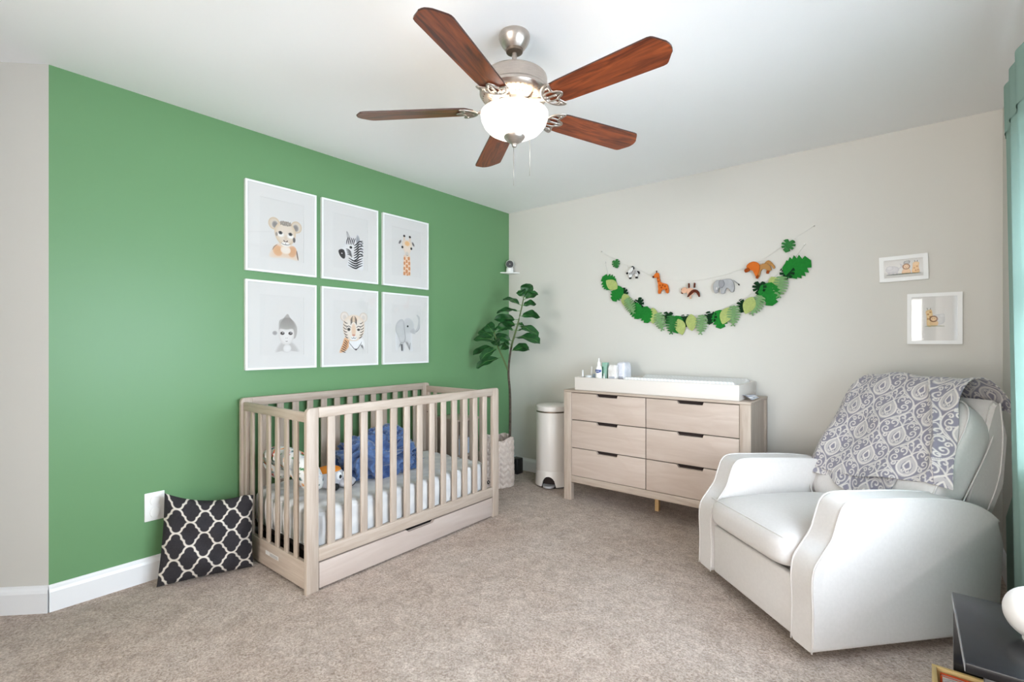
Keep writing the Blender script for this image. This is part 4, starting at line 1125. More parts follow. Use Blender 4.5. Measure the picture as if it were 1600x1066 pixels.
def leaf_mesh(A, B, w, k):
    A = Vector(A); B = Vector(B); L = (B - A); ln = L.length; t = L.normalized()
    side = t.cross(Vector((0, 0, 1)))
    if side.length < .2: side = t.cross(Vector((.4, -.9, .2)))
    side.normalize()
    # blades lie between flat and facing the room
    roll = random.uniform(.35, 1.0) * (1 if side.dot(Vector((0, 0, 1))) >= 0 else 1)
    up = side.cross(t).normalized()
    if up.z < 0: up = -up
    tow = (FWD - A).normalized()
    s2 = (side * math.cos(roll) + up * math.sin(roll)); s3 = (side * math.cos(roll) - up * math.sin(roll))
    n2 = t.cross(s2).normalized(); n3 = t.cross(s3).normalized()
    sd = s2 if abs(n2.dot(tow)) > abs(n3.dot(tow)) else s3
    nrm = sd.cross(t).normalized()
    if nrm.z < 0: nrm = -nrm
    nu, nv = 13, 7
    P = np.zeros((nu, nv, 3))
    st = .14
    for i in range(nu):
        f = i / (nu - 1); x = st + (1 - st) * f
        wd = w * .5 * (math.sin(PI * min(1, f * .86 + .07)) ** .7) * (.74 + .36 * f) * (1.0 if f < 1 else .12) * 1.12 * (1 + .03 * math.sin(f * 12 + k))
        if i == 0: wd = w * .04
        for j in range(nv):
            s = (j / (nv - 1) * 2 - 1)
            q = A + L * x + sd * (wd * s) + nrm * (.05 * ln * math.sin(PI * f) - .10 * ln * f * f + abs(s) * wd * .28 + .006 * math.sin(f * 11 + s * 2 + k))
            P[i, j] = q
    return P, A, A + L * st, nrm, L
for k, (A, B, w) in enumerate(LV):
    P, a, b0, nrm, L = leaf_mesh(A, B, w * 1.22, k)
    P[..., 0] = np.maximum(P[..., 0], .012); P[..., 1] = np.minimum(P[..., 1], -.012)
    me = grid_mesh('leaf', P)
    lf = link('leaf', me, M['fig'], fg, True, True)
    bm = bmesh.new()
    mid = [Vector(P[i, 3]) + nrm * .0012 for i in range(0, 12)]
    tube(bm, [a] + [b0] + mid[1:], [.0024, .0026] + [.0022 - .0015 * i / 11 for i in range(len(mid) - 1)], 5)
    ri = bm_obj('midrib', bm, M['figvein'], None, True, True); ri.parent = lf; ri.location = Vector(ri.location) - gloc(lf)

# small black speaker box behind the basket
bbx = thing('small_speaker', 'small black box on the carpet behind the woven basket', 'speaker', (.196, -.125, 0))
box_obj('cabinet', (.150, .238, -.172, -.085, .0, .142), M['black'], bbx, .008)
box_obj('front_grille', (.158, .230, -.1740, -.1722, .02, .130), mat('speaker_cloth', (16, 16, 17), .9), bbx)
# low stand beside the crib, seen through the slats
sd_ = thing('side_stand', 'low pale wooden stand behind the far end of the crib', 'stand', (.16, -.865, 0))
for y in (-.985, -.765): box_obj('side_panel', (.03, .29, y, y + .016, 0, .585), M['wood_z'], sd_, .002)
box_obj('stand_top', (.025, .295, -.99, -.744, .585, .603), M['wood_y'], sd_, .002)
box_obj('stand_back', (.03, .04, -.969, -.765, .02, .585), M['dark'], sd_)
box_obj('stand_shelf', (.04, .285, -.969, -.765, .30, .314), M['wood_y'], sd_)
tb = thing('tissue_box', 'small pale blue box on the shelf of the low stand', 'box', (.17, -.87, .314))
box_obj('carton', (.11, .25, -.93, -.80, .3145, .44), mat('pale_blue_carton', (176, 190, 206), .6), tb, .004)
box_obj('carton_slot', (.15, .21, -.89, -.84, .4395, .4405), M['white'], tb)

# ------------------------------------------------------------------ baby monitor camera on a corner shelf
sh = thing('corner_shelf', 'tiny white triangular shelf in the corner under the camera', 'shelf', (.05, -.05, 1.853))
prism_obj('shelf_board', [(.001, -.001), (.130, -.001), (.118, -.030), (.030, -.118), (.001, -.130)], 2, 1.852, 1.862, M['whiteplastic'], sh, .002)
mc = thing('monitor_camera', 'white baby monitor camera with round black face on corner shelf', 'camera', (.055, -.055, 1.862))
lathe_obj('camera_base', [(0, 1.8622), (.034, 1.8622), (.036, 1.867), (.033, 1.90), (.026, 1.915), (0, 1.918)], M['whiteplastic'], mc, .055, -.055, 32)
fd = Vector((2.978 - .055, -3.657 + .055, 1.2 - 1.94)).normalized()
hc = Vector((.058, -.058, 1.940))
bm = bmesh.new(); bmesh.ops.create_uvsphere(bm, u_segments=28, v_segments=16, radius=.040, matrix=Matrix.Translation(hc)); hdm = bm_obj('camera_head', bm, M['whiteplastic'], mc, True, True)
R = fd.to_track_quat('Z', 'Y').to_matrix().to_4x4()
bm = bmesh.new(); bmesh.ops.create_cone(bm, cap_ends=True, segments=28, radius1=.034, radius2=.030, depth=.010, matrix=Matrix.Translation(hc + fd * .034) @ R)
fcp = weighted(bm_obj('black_face', bm, M['black'], mc), 30)
bm = bmesh.new(); bmesh.ops.create_uvsphere(bm, u_segments=16, v_segments=8, radius=.009, matrix=Matrix.Translation(hc + fd * .038)); ln = bm_obj('lens', bm, M['chrome'], None, True, True); ln.parent = fcp; ln.location = Vector(ln.location) - gloc(fcp)

# ------------------------------------------------------------------ felt garlands on the back wall
def felt_obj(name, pts, m, parent, x, z, ang, size, y, thick=.004, bend=0.0, bevel=0.0):
    """outline (unit) -> felt piece hanging a little off the wall"""
    ca, sa = math.cos(ang), math.sin(ang)
    bm = bmesh.new()
    q = [(x + size * (p[0] * ca - p[1] * sa), z + size * (p[0] * sa + p[1] * ca)) for p in pts]
    prism(bm, q, 1, y, y - thick)
    if bevel:
        caps = [f for f in bm.faces if len(f.verts) == len(pts)]
        es = list({e for f in caps for e in f.edges})
        bmesh.ops.bevel(bm, geom=es, offset=bevel, segments=3, affect='EDGES', profile=.5)
    bmesh.ops.recalc_face_normals(bm, faces=bm.faces); bm.normal_update()
    bmesh.ops.triangulate(bm, faces=[f for f in bm.faces if len(f.verts) > 4])
    if bend:
        for v in bm.verts:
            dx = (v.co.x - x) / size; dz = (v.co.z - z) / size
            v.co.y -= bend * (dx * ca + dz * sa + .5) ** 2 * .02
    o = bm_obj(name, bm, m, parent)
    return weighted(o, 50)
def leaf_oval():
    p = []
    for s in (1, -1):
        half = [(s * .34 * math.sin(PI * f) ** .75 * (1.12 - .35 * f), .46 - f * .98) for f in [k / 12 for k in range(13)]]
        p += half[:-1] if s == 1 else half[:0:-1]
    return p
def leaf_serr():
    p = []
    for s in (1, -1):
        half = [(0, .44)]
        for k in range(6):
            f = (k + .5) / 6.5; w = .42 * math.sin(PI * (f * .86 + .12)) ** .8
            half += [(s * w * .86, .47 - f * .95), (s * w * 1.12, .42 - f * .98 - .05)]
        half.append((0, -.56))
        p += half[:-1] if s == 1 else half[:0:-1]
    return p
def leaf_fern():
    p = []
    for s in (1, -1):
        half = [(0, .5)]
        for k in range(7):
            f = k / 7; w = .34 * (math.sin(PI * (f * .74 + .2)) ** .7)
            y = .44 - f * .86
            half += [(s * .08, y + .02), (s * w * .9, y + .005), (s * w * 1.05, y - .06), (s * .09, y - .085)]
        half += [(s * .03, -.44), (s * .12, -.52), (s * .08, -.56), (s * .02, -.50)]
        p += half if s == 1 else half[:0:-1]
    return p
def leaf_monstera():
    p = []
    for s in (1, -1):
        half = [(0, .30), (s * .14, .46), (s * .30, .42), (s * .42, .30), (s * .20, .16), (s * .46, .18), (s * .48, .02), (s * .20, -.02), (s * .44, -.10), (s * .36, -.26), (s * .14, -.18), (s * .26, -.36), (0, -.54)]
        p += half[:-1] if s == 1 else half[:0:-1]
    return p
SHAPE = {'o': (leaf_oval(), 'leaf_olive', .128), 'g': (leaf_serr(), 'leaf_green', .135), 'f': (leaf_fern(), 'leaf_sage', .140), 'd': (leaf_monstera(), 'leaf_dark', .098)}
GL = [(1.079, 1.691, 'g'), (1.106, 1.671, 'o'), (1.152, 1.601, 'g'), (1.205, 1.592, 'd'), (1.23, 1.537, 'o'), (1.269, 1.493, 'f'), (1.338, 1.507, 'd'), (1.313, 1.456, 'g'), (1.393, 1.423, 'g'), (1.454, 1.41, 'o'), (1.513, 1.362, 'f'), (1.571, 1.389, 'd'), (1.6, 1.337, 'f'), (1.639, 1.342, 'g'), (1.667, 1.319, 'o'), (1.701, 1.363, 'd'), (1.75, 1.35, 'o'), (1.825, 1.332, 'f'), (1.882, 1.379, 'd'), (1.949, 1.372, 'g'), (1.991, 1.391, 'o'), (2.043, 1.389, 'f'), (2.101, 1.454, 'd'), (2.143, 1.457, 'o'), (2.19, 1.455, 'f'), (2.204, 1.57, 'd'), (2.263, 1.531, 'g'), (2.299, 1.584, 'o'), (2.334, 1.571, 'f'), (2.369, 1.657, 'd'), (2.42, 1.686, 'g')]
gar = thing('leaf_garland', 'long drooping garland of assorted green felt leaves on the back wall', 'garland', (1.75, 0, 1.35))
sc = catmull([(1.035, -.012, 1.86), (1.075, -.012, 1.75), (1.20, -.012, 1.61), (1.40, -.012, 1.47), (1.60, -.012, 1.405), (1.75, -.012, 1.40), (1.92, -.012, 1.42), (2.10, -.012, 1.50), (2.25, -.012, 1.60), (2.40, -.012, 1.74), (2.47, -.012, 1.83)], 5)
tube_obj('string', sc, .0014, M['string'], gar, 6)
for i, (x, z, k) in enumerate(GL):
    pts, mm, s = SHAPE[k]
    f = (x - 1.75) / .7
    ang = -f * .42 + random.uniform(-.22, .22)
    if i == 0: ang = -2.3; s = .15
    elif i == 1: ang = -2.2
    elif i == 2: ang = -.6
    elif i in (26,): ang = .25; s = .16
    elif i == 30: ang = 2.0; s = .17
    elif i == 27: ang = .35
    lay = {'d': 0, 'o': 2, 'g': 1, 'f': 3}[k]
    mname = 'leaf_mid' if i == 12 else mm
    felt_obj('felt_leaf', pts, M[mname], gar, x, z, ang, s, -.006 - .006 * lay - .0015 * (i % 3), .0025, random.uniform(.2, 1.0))
for x, z in ((1.035, 1.865), (2.47, 1.835)):
    bm = bmesh.new(); bmesh.ops.create_cone(bm, cap_ends=True, segments=10, radius1=.005, radius2=.004, depth=.014, matrix=Matrix.Translation((x, -.0075, z)) @ Matrix.Rotation(PI / 2, 4, 'X')); bm_obj('wall_pin', bm, M['string'], gar)

ag = thing('animal_garland', 'string of five felt safari animals with two leaf ends on the wall', 'garland', (1.75, 0, 1.6))
sc = catmull([(.999, -.012, 1.955), (1.139, -.014, 1.87), (1.29, -.016, 1.79), (1.516, -.016, 1.70), (1.741, -.016, 1.655), (1.988, -.016, 1.68), (2.203, -.016, 1.75), (2.377, -.014, 1.86), (2.521, -.012, 1.945)], 6)
tube_obj('string', sc, .0011, M['string'], ag, 6)
for x, z in ((.999, 1.957), (2.521, 1.947)):
    bm = bmesh.new(); bmesh.ops.create_cone(bm, cap_ends=True, segments=10, radius1=.005, radius2=.004, depth=.014, matrix=Matrix.Translation((x, -.0075, z)) @ Matrix.Rotation(PI / 2, 4, 'X')); bm_obj('wall_pin', bm, M['string'], ag)
felt_obj('felt_leaf', leaf_monstera(), M['leaf_mid'], ag, 1.139, 1.842, .3, .075, -.016, .003)
felt_obj('felt_leaf', leaf_monstera(), M['leaf_mid'], ag, 2.377, 1.836, -.3, .088, -.016, .003)
FE = {k: mat('felt_' + k, c, .95, bump=.4, bscale=450, spec=.1) for k, c in {'white': (226, 224, 222), 'black': (40, 36, 38), 'orange': (206, 108, 44), 'rust': (150, 70, 26), 'brown': (96, 48, 34), 'peach': (224, 178, 150), 'grey': (172, 172, 174), 'grey2': (150, 150, 153), 'tan': (176, 130, 78)}.items()}
def fp(name, pts, mk, parent, x, z, s, y=-.018, th=.016, smooth=True, flip=False, bev=.004):
    p = [tuple(q) for q in catmull(pts, 3, True)] if smooth else pts
    if flip: p = [(-a, b) for a, b in p]
    return felt_obj(name, p, FE[mk], parent, x, z, 0, s, y, th, 0, bev)
def sub(o, parent):
    o.parent = parent; o.location = Vector(o.location) - gloc(parent) + Vector((0, 0, 0)); return o
def felt(parent, *a, **k):
    return sub(fp(a[0], a[1], a[2], None, *a[3:], **k), parent)
# zebra
x, z, s = 1.292, 1.752, .13
zb_ = fp('felt_zebra', [(-.30, .05), (-.18, .12), (.05, .10), (.22, .14), (.30, .05), (.28, -.25), (.18, -.25), (.14, -.06), (-.08, -.08), (-.12, -.28), (-.24, -.28), (-.26, -.10)], 'white', ag, x, z, s)
felt(zb_, 'head', [(-.22, .16), (-.12, .30), (.02, .34), (.04, .22), (-.06, .08), (-.28, -.02), (-.36, .02)], 'white', x, z, s, y=-.03, th=.012)
for i in range(5):
    felt(zb_, 'stripe', [(-.20 + i * .10, .12), (-.16 + i * .10, .12), (-.15 + i * .10, -.10), (-.19 + i * .10, -.10)], 'black', x, z, s, y=-.032, th=.004, smooth=False, bev=0)
felt(zb_, 'mane', [(-.10, .30), (-.02, .42), (.10, .34), (.10, .20), (.02, .24)], 'black', x, z, s, y=-.028, th=.010)
felt(zb_, 'muzzle', [(-.40, .02), (-.28, .06), (-.26, -.04), (-.36, -.08)], 'black', x, z, s, y=-.038, th=.008)
for hx_ in (-.18, .23): felt(zb_, 'hoof', [(hx_ - .07, -.24), (hx_ + .07, -.24), (hx_ + .07, -.36), (hx_ - .07, -.36)], 'black', x, z, s, y=-.020, th=.014, smooth=False)
felt(zb_, 'tail', [(.28, .10), (.40, .04), (.42, -.10), (.36, -.06), (.30, .02)], 'black', x, z, s)
# giraffe
x, z, s = 1.520, 1.650, .175
gb = fp('felt_giraffe', [(-.18, .40), (-.08, .38), (-.06, .16), (.02, .02), (.22, -.02), (.32, -.12), (.34, -.42), (.24, -.42), (.20, -.26), (.02, -.26), (0, -.42), (-.12, -.42), (-.10, -.12), (-.16, .16)], 'orange', ag, x, z, s)
felt(gb, 'head', [(-.32, .34), (-.20, .48), (-.06, .44), (-.08, .32), (-.24, .26)], 'orange', x, z, s, y=-.028, th=.012)
for a, b_ in ((-.02, -.08), (.10, -.08), (.20, -.14), (.04, -.18), (.26, -.28), (-.10, .10), (-.12, .24)):
    felt(gb, 'spot', [(a - .035, b_ - .03), (a + .035, b_ - .035), (a + .04, b_ + .03), (a - .03, b_ + .04)], 'rust', x, z, s, y=-.0335, th=.002, smooth=False, bev=0)
felt(gb, 'horn', [(-.20, .44), (-.16, .44), (-.15, .58), (-.21, .58)], 'brown', x, z, s, y=-.030, th=.006, smooth=False)
felt(gb, 'muzzle', [(-.36, .34), (-.28, .36), (-.26, .28), (-.34, .26)], 'brown', x, z, s, y=-.034, th=.008)
# monkey
x, z, s = 1.742, 1.578, .15
mb = fp('felt_monkey', [(-.14, .12), (.06, .14), (.20, .04), (.16, -.14), (0, -.20), (-.14, -.12)], 'peach', ag, x, z, s)
felt(mb, 'head', [(-.36, .16), (-.22, .20), (-.12, .08), (-.18, -.08), (-.34, -.08), (-.42, .04)], 'peach', x, z, s, y=-.028, th=.012)
for q in ([(-.44, .14), (-.34, .16), (-.36, -.12), (-.44, -.10)], [(-.10, .16), (-.02, .16), (-.02, .40), (-.10, .40)], [(.16, .14), (.24, .14), (.26, .38), (.18, .40)]):
    felt(mb, 'limb', q, 'brown', x, z, s, y=-.020, th=.012, smooth=False)
felt(mb, 'tail', [(.06, .0), (.28, .06), (.46, -.08), (.50, -.30), (.42, -.30), (.36, -.12), (.18, -.06), (-.04, -.28), (-.12, -.26)], 'brown', x, z, s, y=-.034, th=.006)
felt(mb, 'foot', [(-.02, -.20), (.06, -.20), (.08, -.38), (-.02, -.38)], 'peach', x, z, s, y=-.026, th=.010, smooth=False)
# elephant
x, z, s = 1.985, 1.602, .17
eb = fp('felt_elephant', [(-.20, .18), (0, .26), (.22, .24), (.34, .08), (.36, -.26), (.22, -.28), (.16, -.10), (.02, -.12), (0, -.32), (-.16, -.32), (-.16, -.08)], 'grey', ag, x, z, s)
felt(eb, 'head', [(-.40, .16), (-.26, .24), (-.12, .16), (-.12, -.02), (-.26, -.10), (-.26, -.26), (-.38, -.30), (-.46, -.06)], 'grey', x, z, s, y=-.028, th=.012)
felt(eb, 'ear', [(-.20, .22), (-.04, .20), (0, .02), (-.12, -.10), (-.22, .02)], 'grey2', x, z, s, y=-.038, th=.006)
felt(eb, 'tusk', [(-.32, -.06), (-.26, -.06), (-.28, -.18), (-.34, -.16)], 'white', x, z, s, y=-.040, th=.006, smooth=False)
felt(eb, 'tail', [(.30, .20), (.34, .20), (.54, .02), (.52, -.01)], 'grey2', x, z, s, y=-.020, th=.006, smooth=False)
felt(eb, 'tail_tuft', [(.50, .03), (.55, .03), (.57, -.05), (.53, -.04)], 'black', x, z, s, y=-.021, th=.007, smooth=False, bev=0)
# lion
x, z, s = 2.200, 1.702, .20
lb = fp('felt_lion', [(-.10, .14), (.10, .10), (.24, .16), (.36, .04), (.40, -.10), (.28, -.12), (.22, -.02), (.10, -.04), (.04, -.28), (-.06, -.30), (-.06, -.10)], 'tan', ag, x, z, s)
felt(lb, 'mane', [(-.30, .18), (-.14, .24), (.02, .16), (.06, -.02), (0, -.22), (-.08, -.26), (-.14, -.06), (-.30, -.02), (-.36, .08)], 'orange', x, z, s, y=-.028, th=.014)
felt(lb, 'muzzle', [(-.42, -.02), (-.30, .04), (-.24, -.06), (-.38, -.12)], 'rust', x, z, s, y=-.036, th=.010)
felt(lb, 'tail', [(.20, .16), (.32, .24), (.46, .10), (.52, -.02), (.46, -.06), (.40, .06), (.30, .12)], 'tan', x, z, s, y=-.024, th=.010)
for q in ([(-.06, -.24), (.04, -.22), (.0, -.36), (-.08, -.34)], [(.26, -.10), (.36, -.10), (.32, -.22), (.24, -.20)]): felt(lb, 'paw', q, 'rust', x, z, s, y=-.024, th=.012, smooth=False)

# ------------------------------------------------------------------ armchair
P0 = Vector((2.422, -1.299, 0)); RZ = math.radians(-42)
ch = thing('armchair', 'white upholstered recliner armchair with sweeping arms facing the room', 'armchair', P0, RZ)
HWD = .392
armprof = catmull([(0.0, .050), (.004, .18), (0.0, .30), (.010, .365), (.045, .415), (.085, .470), (.108, .535), (.130, .585), (.175, .607), (.30, .606), (.50, .598), (.66, .578), (.77, .540), (.835, .490)], 4)
armprof = [tuple(p) for p in armprof] + [(.845, .40), (.842, .050)]
for s in (-1, 1):
    xa, xb = (HWD - .118, HWD) if s > 0 else (-HWD, -HWD + .118)
    bm = bmesh.new(); A, B = prism(bm, armprof, 0, xa, xb)
    caps = [f for f in bm.faces if len(f.verts) == len(armprof)]
    es = list({e for f in caps for e in f.edges})
    bmesh.ops.bevel(bm, geom=es, offset=.020, segments=4, affect='EDGES', profile=.5)
    arm = weighted(bm_obj('arm', bm, M['fabric'], ch, False), 55)
    # piping along both edges of the sweeping front
    for xx in (xa + .006, xb - .006):
        bm = bmesh.new(); tube(bm, [(xx, p[0] - .001 if p[1] < .55 else p[0], p[1] + (.001 if p[1] >= .55 else 0)) for p in armprof[:-2]], .0032, 6)
        pp_ = bm_obj('piping', bm, M['fabric'], None, False, True); pp_.parent = arm; pp_.location = Vector(pp_.location) - Vector(arm.location)
IW = HWD - .120
box_obj('front_panel', (-IW, IW, .012, .045, .052, .285), M['fabric'], ch, .010, False, 3)
box_obj('base_box', (-IW, IW, .045, .82, .075, .27), M['fabric'], ch, .004, False)
# seat cushion, crowned, with a bulged front
def soft_box(x0, x1, y0, y1, z0, z1, crown, n=26, power=6.0, front=0.0):
    us = np.linspace(0, 2 * PI, 4 * n); vv = np.linspace(-PI / 2, PI / 2, n)
    P = np.zeros((4 * n, n, 3))
    cu, su = sup(us, power)
    for j, v in enumerate(vv):
        cv, sv = sup(np.array([v]), 4.5)
        X = cu * cv[0]; Y = su * cv[0]; Z = np.full_like(X, sv[0])
        P[:, j, 0] = X; P[:, j, 1] = Y; P[:, j, 2] = Z + crown * np.clip((1 - X ** 2) * (1 - Y ** 2), 0, 1) * np.sign(sv[0]) * (1 if sv[0] > 0 else .0)
    P[:, :, 1] -= front * np.clip(-P[:, :, 1], 0, 1) ** 3 * (1 - P[:, :, 2] ** 2) 
    P = P * np.array([(x1 - x0) / 2, (y1 - y0) / 2, (z1 - z0) / 2]) + np.array([(x0 + x1) / 2, (y0 + y1) / 2, (z0 + z1) / 2])
    P[-1] = P[0]
    return P
seat = link('seat_cushion', grid_mesh('seat_cushion', soft_box(-IW + .003, IW - .003, -.022, .66, .287, .440, .55, 34, 9.0, .03)), M['fabric'], ch, False, True)
bm = bmesh.new(); tube(bm, catmull([(-IW + .02, -.010, .428), (-IW * .5, -.018, .432), (0, -.020, .434), (IW * .5, -.018, .432), (IW - .02, -.010, .428)], 5), .0035, 6)
q = bm_obj('piping', bm, M['fabric'], None, False, True); q.parent = seat; q.location = Vector(q.location) - Vector(seat.location)
# reclined back cushion and outer back shell
lean = math.atan2(.33, .55)
def leaned(P, y0, z0, ang):
    Q = P.copy(); c, s = math.cos(ang), math.sin(ang)
    Q[..., 1] = y0 + P[..., 1] * c + P[..., 2] * s
    Q[..., 2] = z0 - P[..., 1] * s + P[..., 2] * c
    return Q
bc = leaned(soft_box(-.305, .305, 0, .175, 0, .655, 0, 34, 6.0), .515, .415, lean)
back = link('back_cushion', grid_mesh('back_cushion', bc), M['fabric'], ch, False, True)
for yy in (.016, .160):
    ring_pts = []
    for t in np.linspace(0, 1, 80):
        cx_, cz_ = sup(np.array([t * 2 * PI]), 5.5); ring_pts.append((cx_[0] * .296, yy, .3275 + cz_[0] * .322))
    rp = leaned(np.array(ring_pts), .515, .415, lean)
    bm = bmesh.new(); tube(bm, [tuple(p) for p in rp], .0036, 6, False)
    q = bm_obj('piping', bm, M['fabric'], None, False, True); q.parent = back; q.location = Vector(q.location) - Vector(back.location)
shell = [(.70, .30), (.80, .455), (.935, .935), (.955, .955), (.985, .940), (1.020, .80), (1.000, .60), (.94, .475), (.86, .44), (.84, .30)]
bm = bmesh.new(); pr_ = [tuple(p) for p in shell]
prism(bm, pr_, 0, -.290, .290)
caps = [f for f in bm.faces if len(f.verts) == len(pr_)]
bmesh.ops.bevel(bm, geom=list({e for f in caps for e in f.edges}), offset=.014, segments=3, affect='EDGES')
bsh = weighted(bm_obj('back_shell', bm, M['fabric'], ch, False), 40)
for s in (-1, 1):
    bm = bmesh.new(); tube(bm, catmull([(s * .290, .970, .945), (s * .2905, .985, .80), (s * .2905, .962, .62), (s * .290, .890, .465)], 5), .0035, 6)
    q = bm_obj('piping', bm, M['fabric'], None, False, True); q.parent = bsh; q.location = Vector(q.location) - Vector(bsh.location)
lathe_obj('swivel_base', [(0, .0), (.24, .0), (.245, .015), (.235, .022), (.10, .03), (.08, .08), (0, .08)], M['black'], ch, 0, .42, 40, 40, False)

# ------------------------------------------------------------------ patterned throw over the chair back
def damask_dist():
    """polylines of one motif (right half), cell half-width 1, height -1.25..1.25"""
    L = []
    def arc(cx, cy, r0, r1, a0, a1, n=26):
        return [(cx + (r0 + (r1 - r0) * t) * math.cos(math.radians(a0 + (a1 - a0) * t)), cy + (r0 + (r1 - r0) * t) * math.sin(math.radians(a0 + (a1 - a0) * t))) for t in np.linspace(0, 1, n)]
    og = catmull([(0, -1.22), (.16, -.96), (.52, -.66), (.86, -.34), (.95, .0), (.82, .30), (.55, .48), (.36, .60), (.16, .86), (0, 1.22)], 8); L.append((og, .034))
    L.append((catmull([(.0, -.82), (.22, -.74), (.38, -.50), (.34, -.20), (.16, .02), (.0, .16)], 8), .050))            # medallion rim
    for cx, cy, r, a0, a1 in ((.62, -.12, .20, -80, 300), (.40, .26, .20, 240, -130), (.16, .62, .17, -60, 300), (.66, .16, .12, 20, 380), (.58, -.40, .11, 120, 470)):
        L.append((arc(cx, cy, r, .03, a0, a1, 34), .036))
    L.append((catmull([(0, .16), (.10, .30), (.36, .46), (.58, .40)], 8), .034)); L.append((catmull([(.0, .16), (.03, .5), (.16, .78), (.02, .96)], 8), .030))
    L.append((catmull([(.34, -.2), (.5, -.28), (.62, -.32)], 6), .03)); L.append((catmull([(.0, -.55), (.14, -.42), (.10, -.26), (.0, -.10)], 8), .045)); L.append((arc(.10, -.60, .09, .03, 90, 400, 16), .03))
    return L
def damask(u, v):
    """mask of the pale scrollwork; u,v in cell units, half-drop repeat"""
    lines = damask_dist(); m = np.zeros(u.shape)
    for du, dv in ((0, 0), (1, 1.25)):
        p = np.abs((u + du + 1) % 2 - 1); q = (v + dv + 1.25) % 2.5 - 1.25
        for pts, w in lines:
            pts = np.array(pts); best = np.full(p.shape, 9.0)
            x0, y0 = pts.min(0) - .1; x1, y1 = pts.max(0) + .1
            sel = (p >= x0) & (p <= x1) & (q >= y0) & (q <= y1)
            ps, qs = p[sel], q[sel]; b = np.full(ps.shape, 9.0)
            for a in pts: b = np.minimum(b, (ps - a[0]) ** 2 + (qs - a[1]) ** 2)
            mm = np.clip((w * .78 - np.sqrt(b)) / .022 + .5, 0, 1)
            m[sel] = np.maximum(m[sel], mm)
        ed = ((p / .36) ** 2 + ((q + .42) / .48) ** 2)
        m = np.maximum(m, np.where((ed < 1) & (ed > .35), .55, 0))
    return m
NU, NVV = 300, 330
s_ = np.linspace(0, 1, NU); 
path = np.array(catmull([(.585, .525), (.640, .625), (.700, .725), (.760, .825), (.815, .915), (.848, .968), (.878, 1.002), (.915, 1.022), (.950, 1.020), (.985, .995), (1.015, .955), (1.030, .900)], 8))
pd = np.r_[0, np.cumsum(np.hypot(*np.diff(path, axis=0).T))]; Ltot = pd[-1]
TT = np.linspace(0, 1, NVV)
S, Tm = np.meshgrid(s_, TT, indexing='ij')
start = np.interp(S, [0, .25, .5, .75, 1], [.030, .028, .045, .09, .125])        # hem rises towards the near side
dist = start + (Ltot - start) * Tm
Yp = np.interp(dist, pd, path[:, 0]); Zp = np.interp(dist, pd, path[:, 1])
hgt = np.clip((Zp - .55) / .45, 0, 1)
xr = np.interp(Tm, [0, .25, .5, .7, .85, 1], [.345, .305, .262, .245, .285, .30])
xl = np.interp(Tm, [0, .3, .6, .72, 1], [-.352, -.348, -.335, -.322, -.30])
Xp = xl + (xr - xl) * S
# normal of the drape path for offsets
ty = np.gradient(Yp, axis=1); tz = np.gradient(Zp, axis=1); ln_ = np.hypot(ty, tz) + 1e-9
ny, nz_ = -tz / ln_, ty / ln_
wrk = .006 * np.sin(Xp * 17 + dist * 6) + .004 * np.sin(Xp * 31 - dist * 11) + .004 * np.sin(dist * 23 + Xp * 9)
fold_x = np.interp(dist / Ltot, [.05, .35, .55, .68, .8], [.31, .245, .17, .105, .09])
ff = (Xp - fold_x)
wrk += .020 * np.exp(-(ff / .018) ** 2) * np.clip((dist / Ltot - .16) / .1, 0, 1) * np.clip((.74 - dist / Ltot) / .06, 0, 1)
wrk += np.where(ff > 0, .004, 0)
ends = np.clip(np.abs(Xp + .02) - .275, 0, 1)
off = .016 + wrk - ends * .55
Pb_ = np.stack([Xp, Yp + ny * off, Zp + nz_ * off - ends * .12], -1)
u_ = (Xp + .03) / .098 + np.where(ff > 0, .5, 0); v_ = (dist - .19) / .098 + np.where(ff > 0, .4, 0)
mk = damask(u_, v_)[..., None]
c0 = np.array(lin((130, 126, 138))[:3]); c1 = np.array(lin((212, 205, 199))[:3])
colb = c0 * (1 - mk) + c1 * mk
M['throw'] = attr_mat('damask_fleece', .9, .2, 500, .3)
tw = thing('throw_blanket', 'grey throw blanket with white damask scrolls draped over the armchair back', 'blanket', P0, RZ)
def sheetify(me_name, Pm, cm, off_):
    o = link(me_name, grid_mesh(me_name, Pm, cm), M['throw'], tw, False, True)
    md = o.modifiers.new('thickness', 'SOLIDIFY'); md.thickness = off_; md.offset = -1
    return o
sheetify('draped_layer', Pb_, colb, .004)
# second layer of the folded throw showing below the hem
nu, nv = 150, 90
S2, T2 = np.meshgrid(np.linspace(0, 1, nu), np.linspace(0, 1, nv), indexing='ij')
X2 = -.325 + (.475) * S2
lowz = np.interp(S2, [0, .12, .3, .55, .78, .93, 1], [.545, .530, .528, .500, .488, .520, .565])
Zt = np.interp(S2, [0, 1], [.60, .63])
Z2 = lowz + (Zt - lowz) * T2
Y2 = .52 + (Z2 - .40) * .6 - .004 + .010 * np.sin(X2 * 42 + Z2 * 30) * (1 - T2)
mk2 = damask(X2 / .098 + .6 + Z2 * 2, (Z2 - .3) / .098 + X2 * 1.5)[..., None]
sheetify('folded_layer', np.stack([X2, Y2 - .016, Z2], -1), c0 * (1 - mk2) + c1 * mk2, .004)

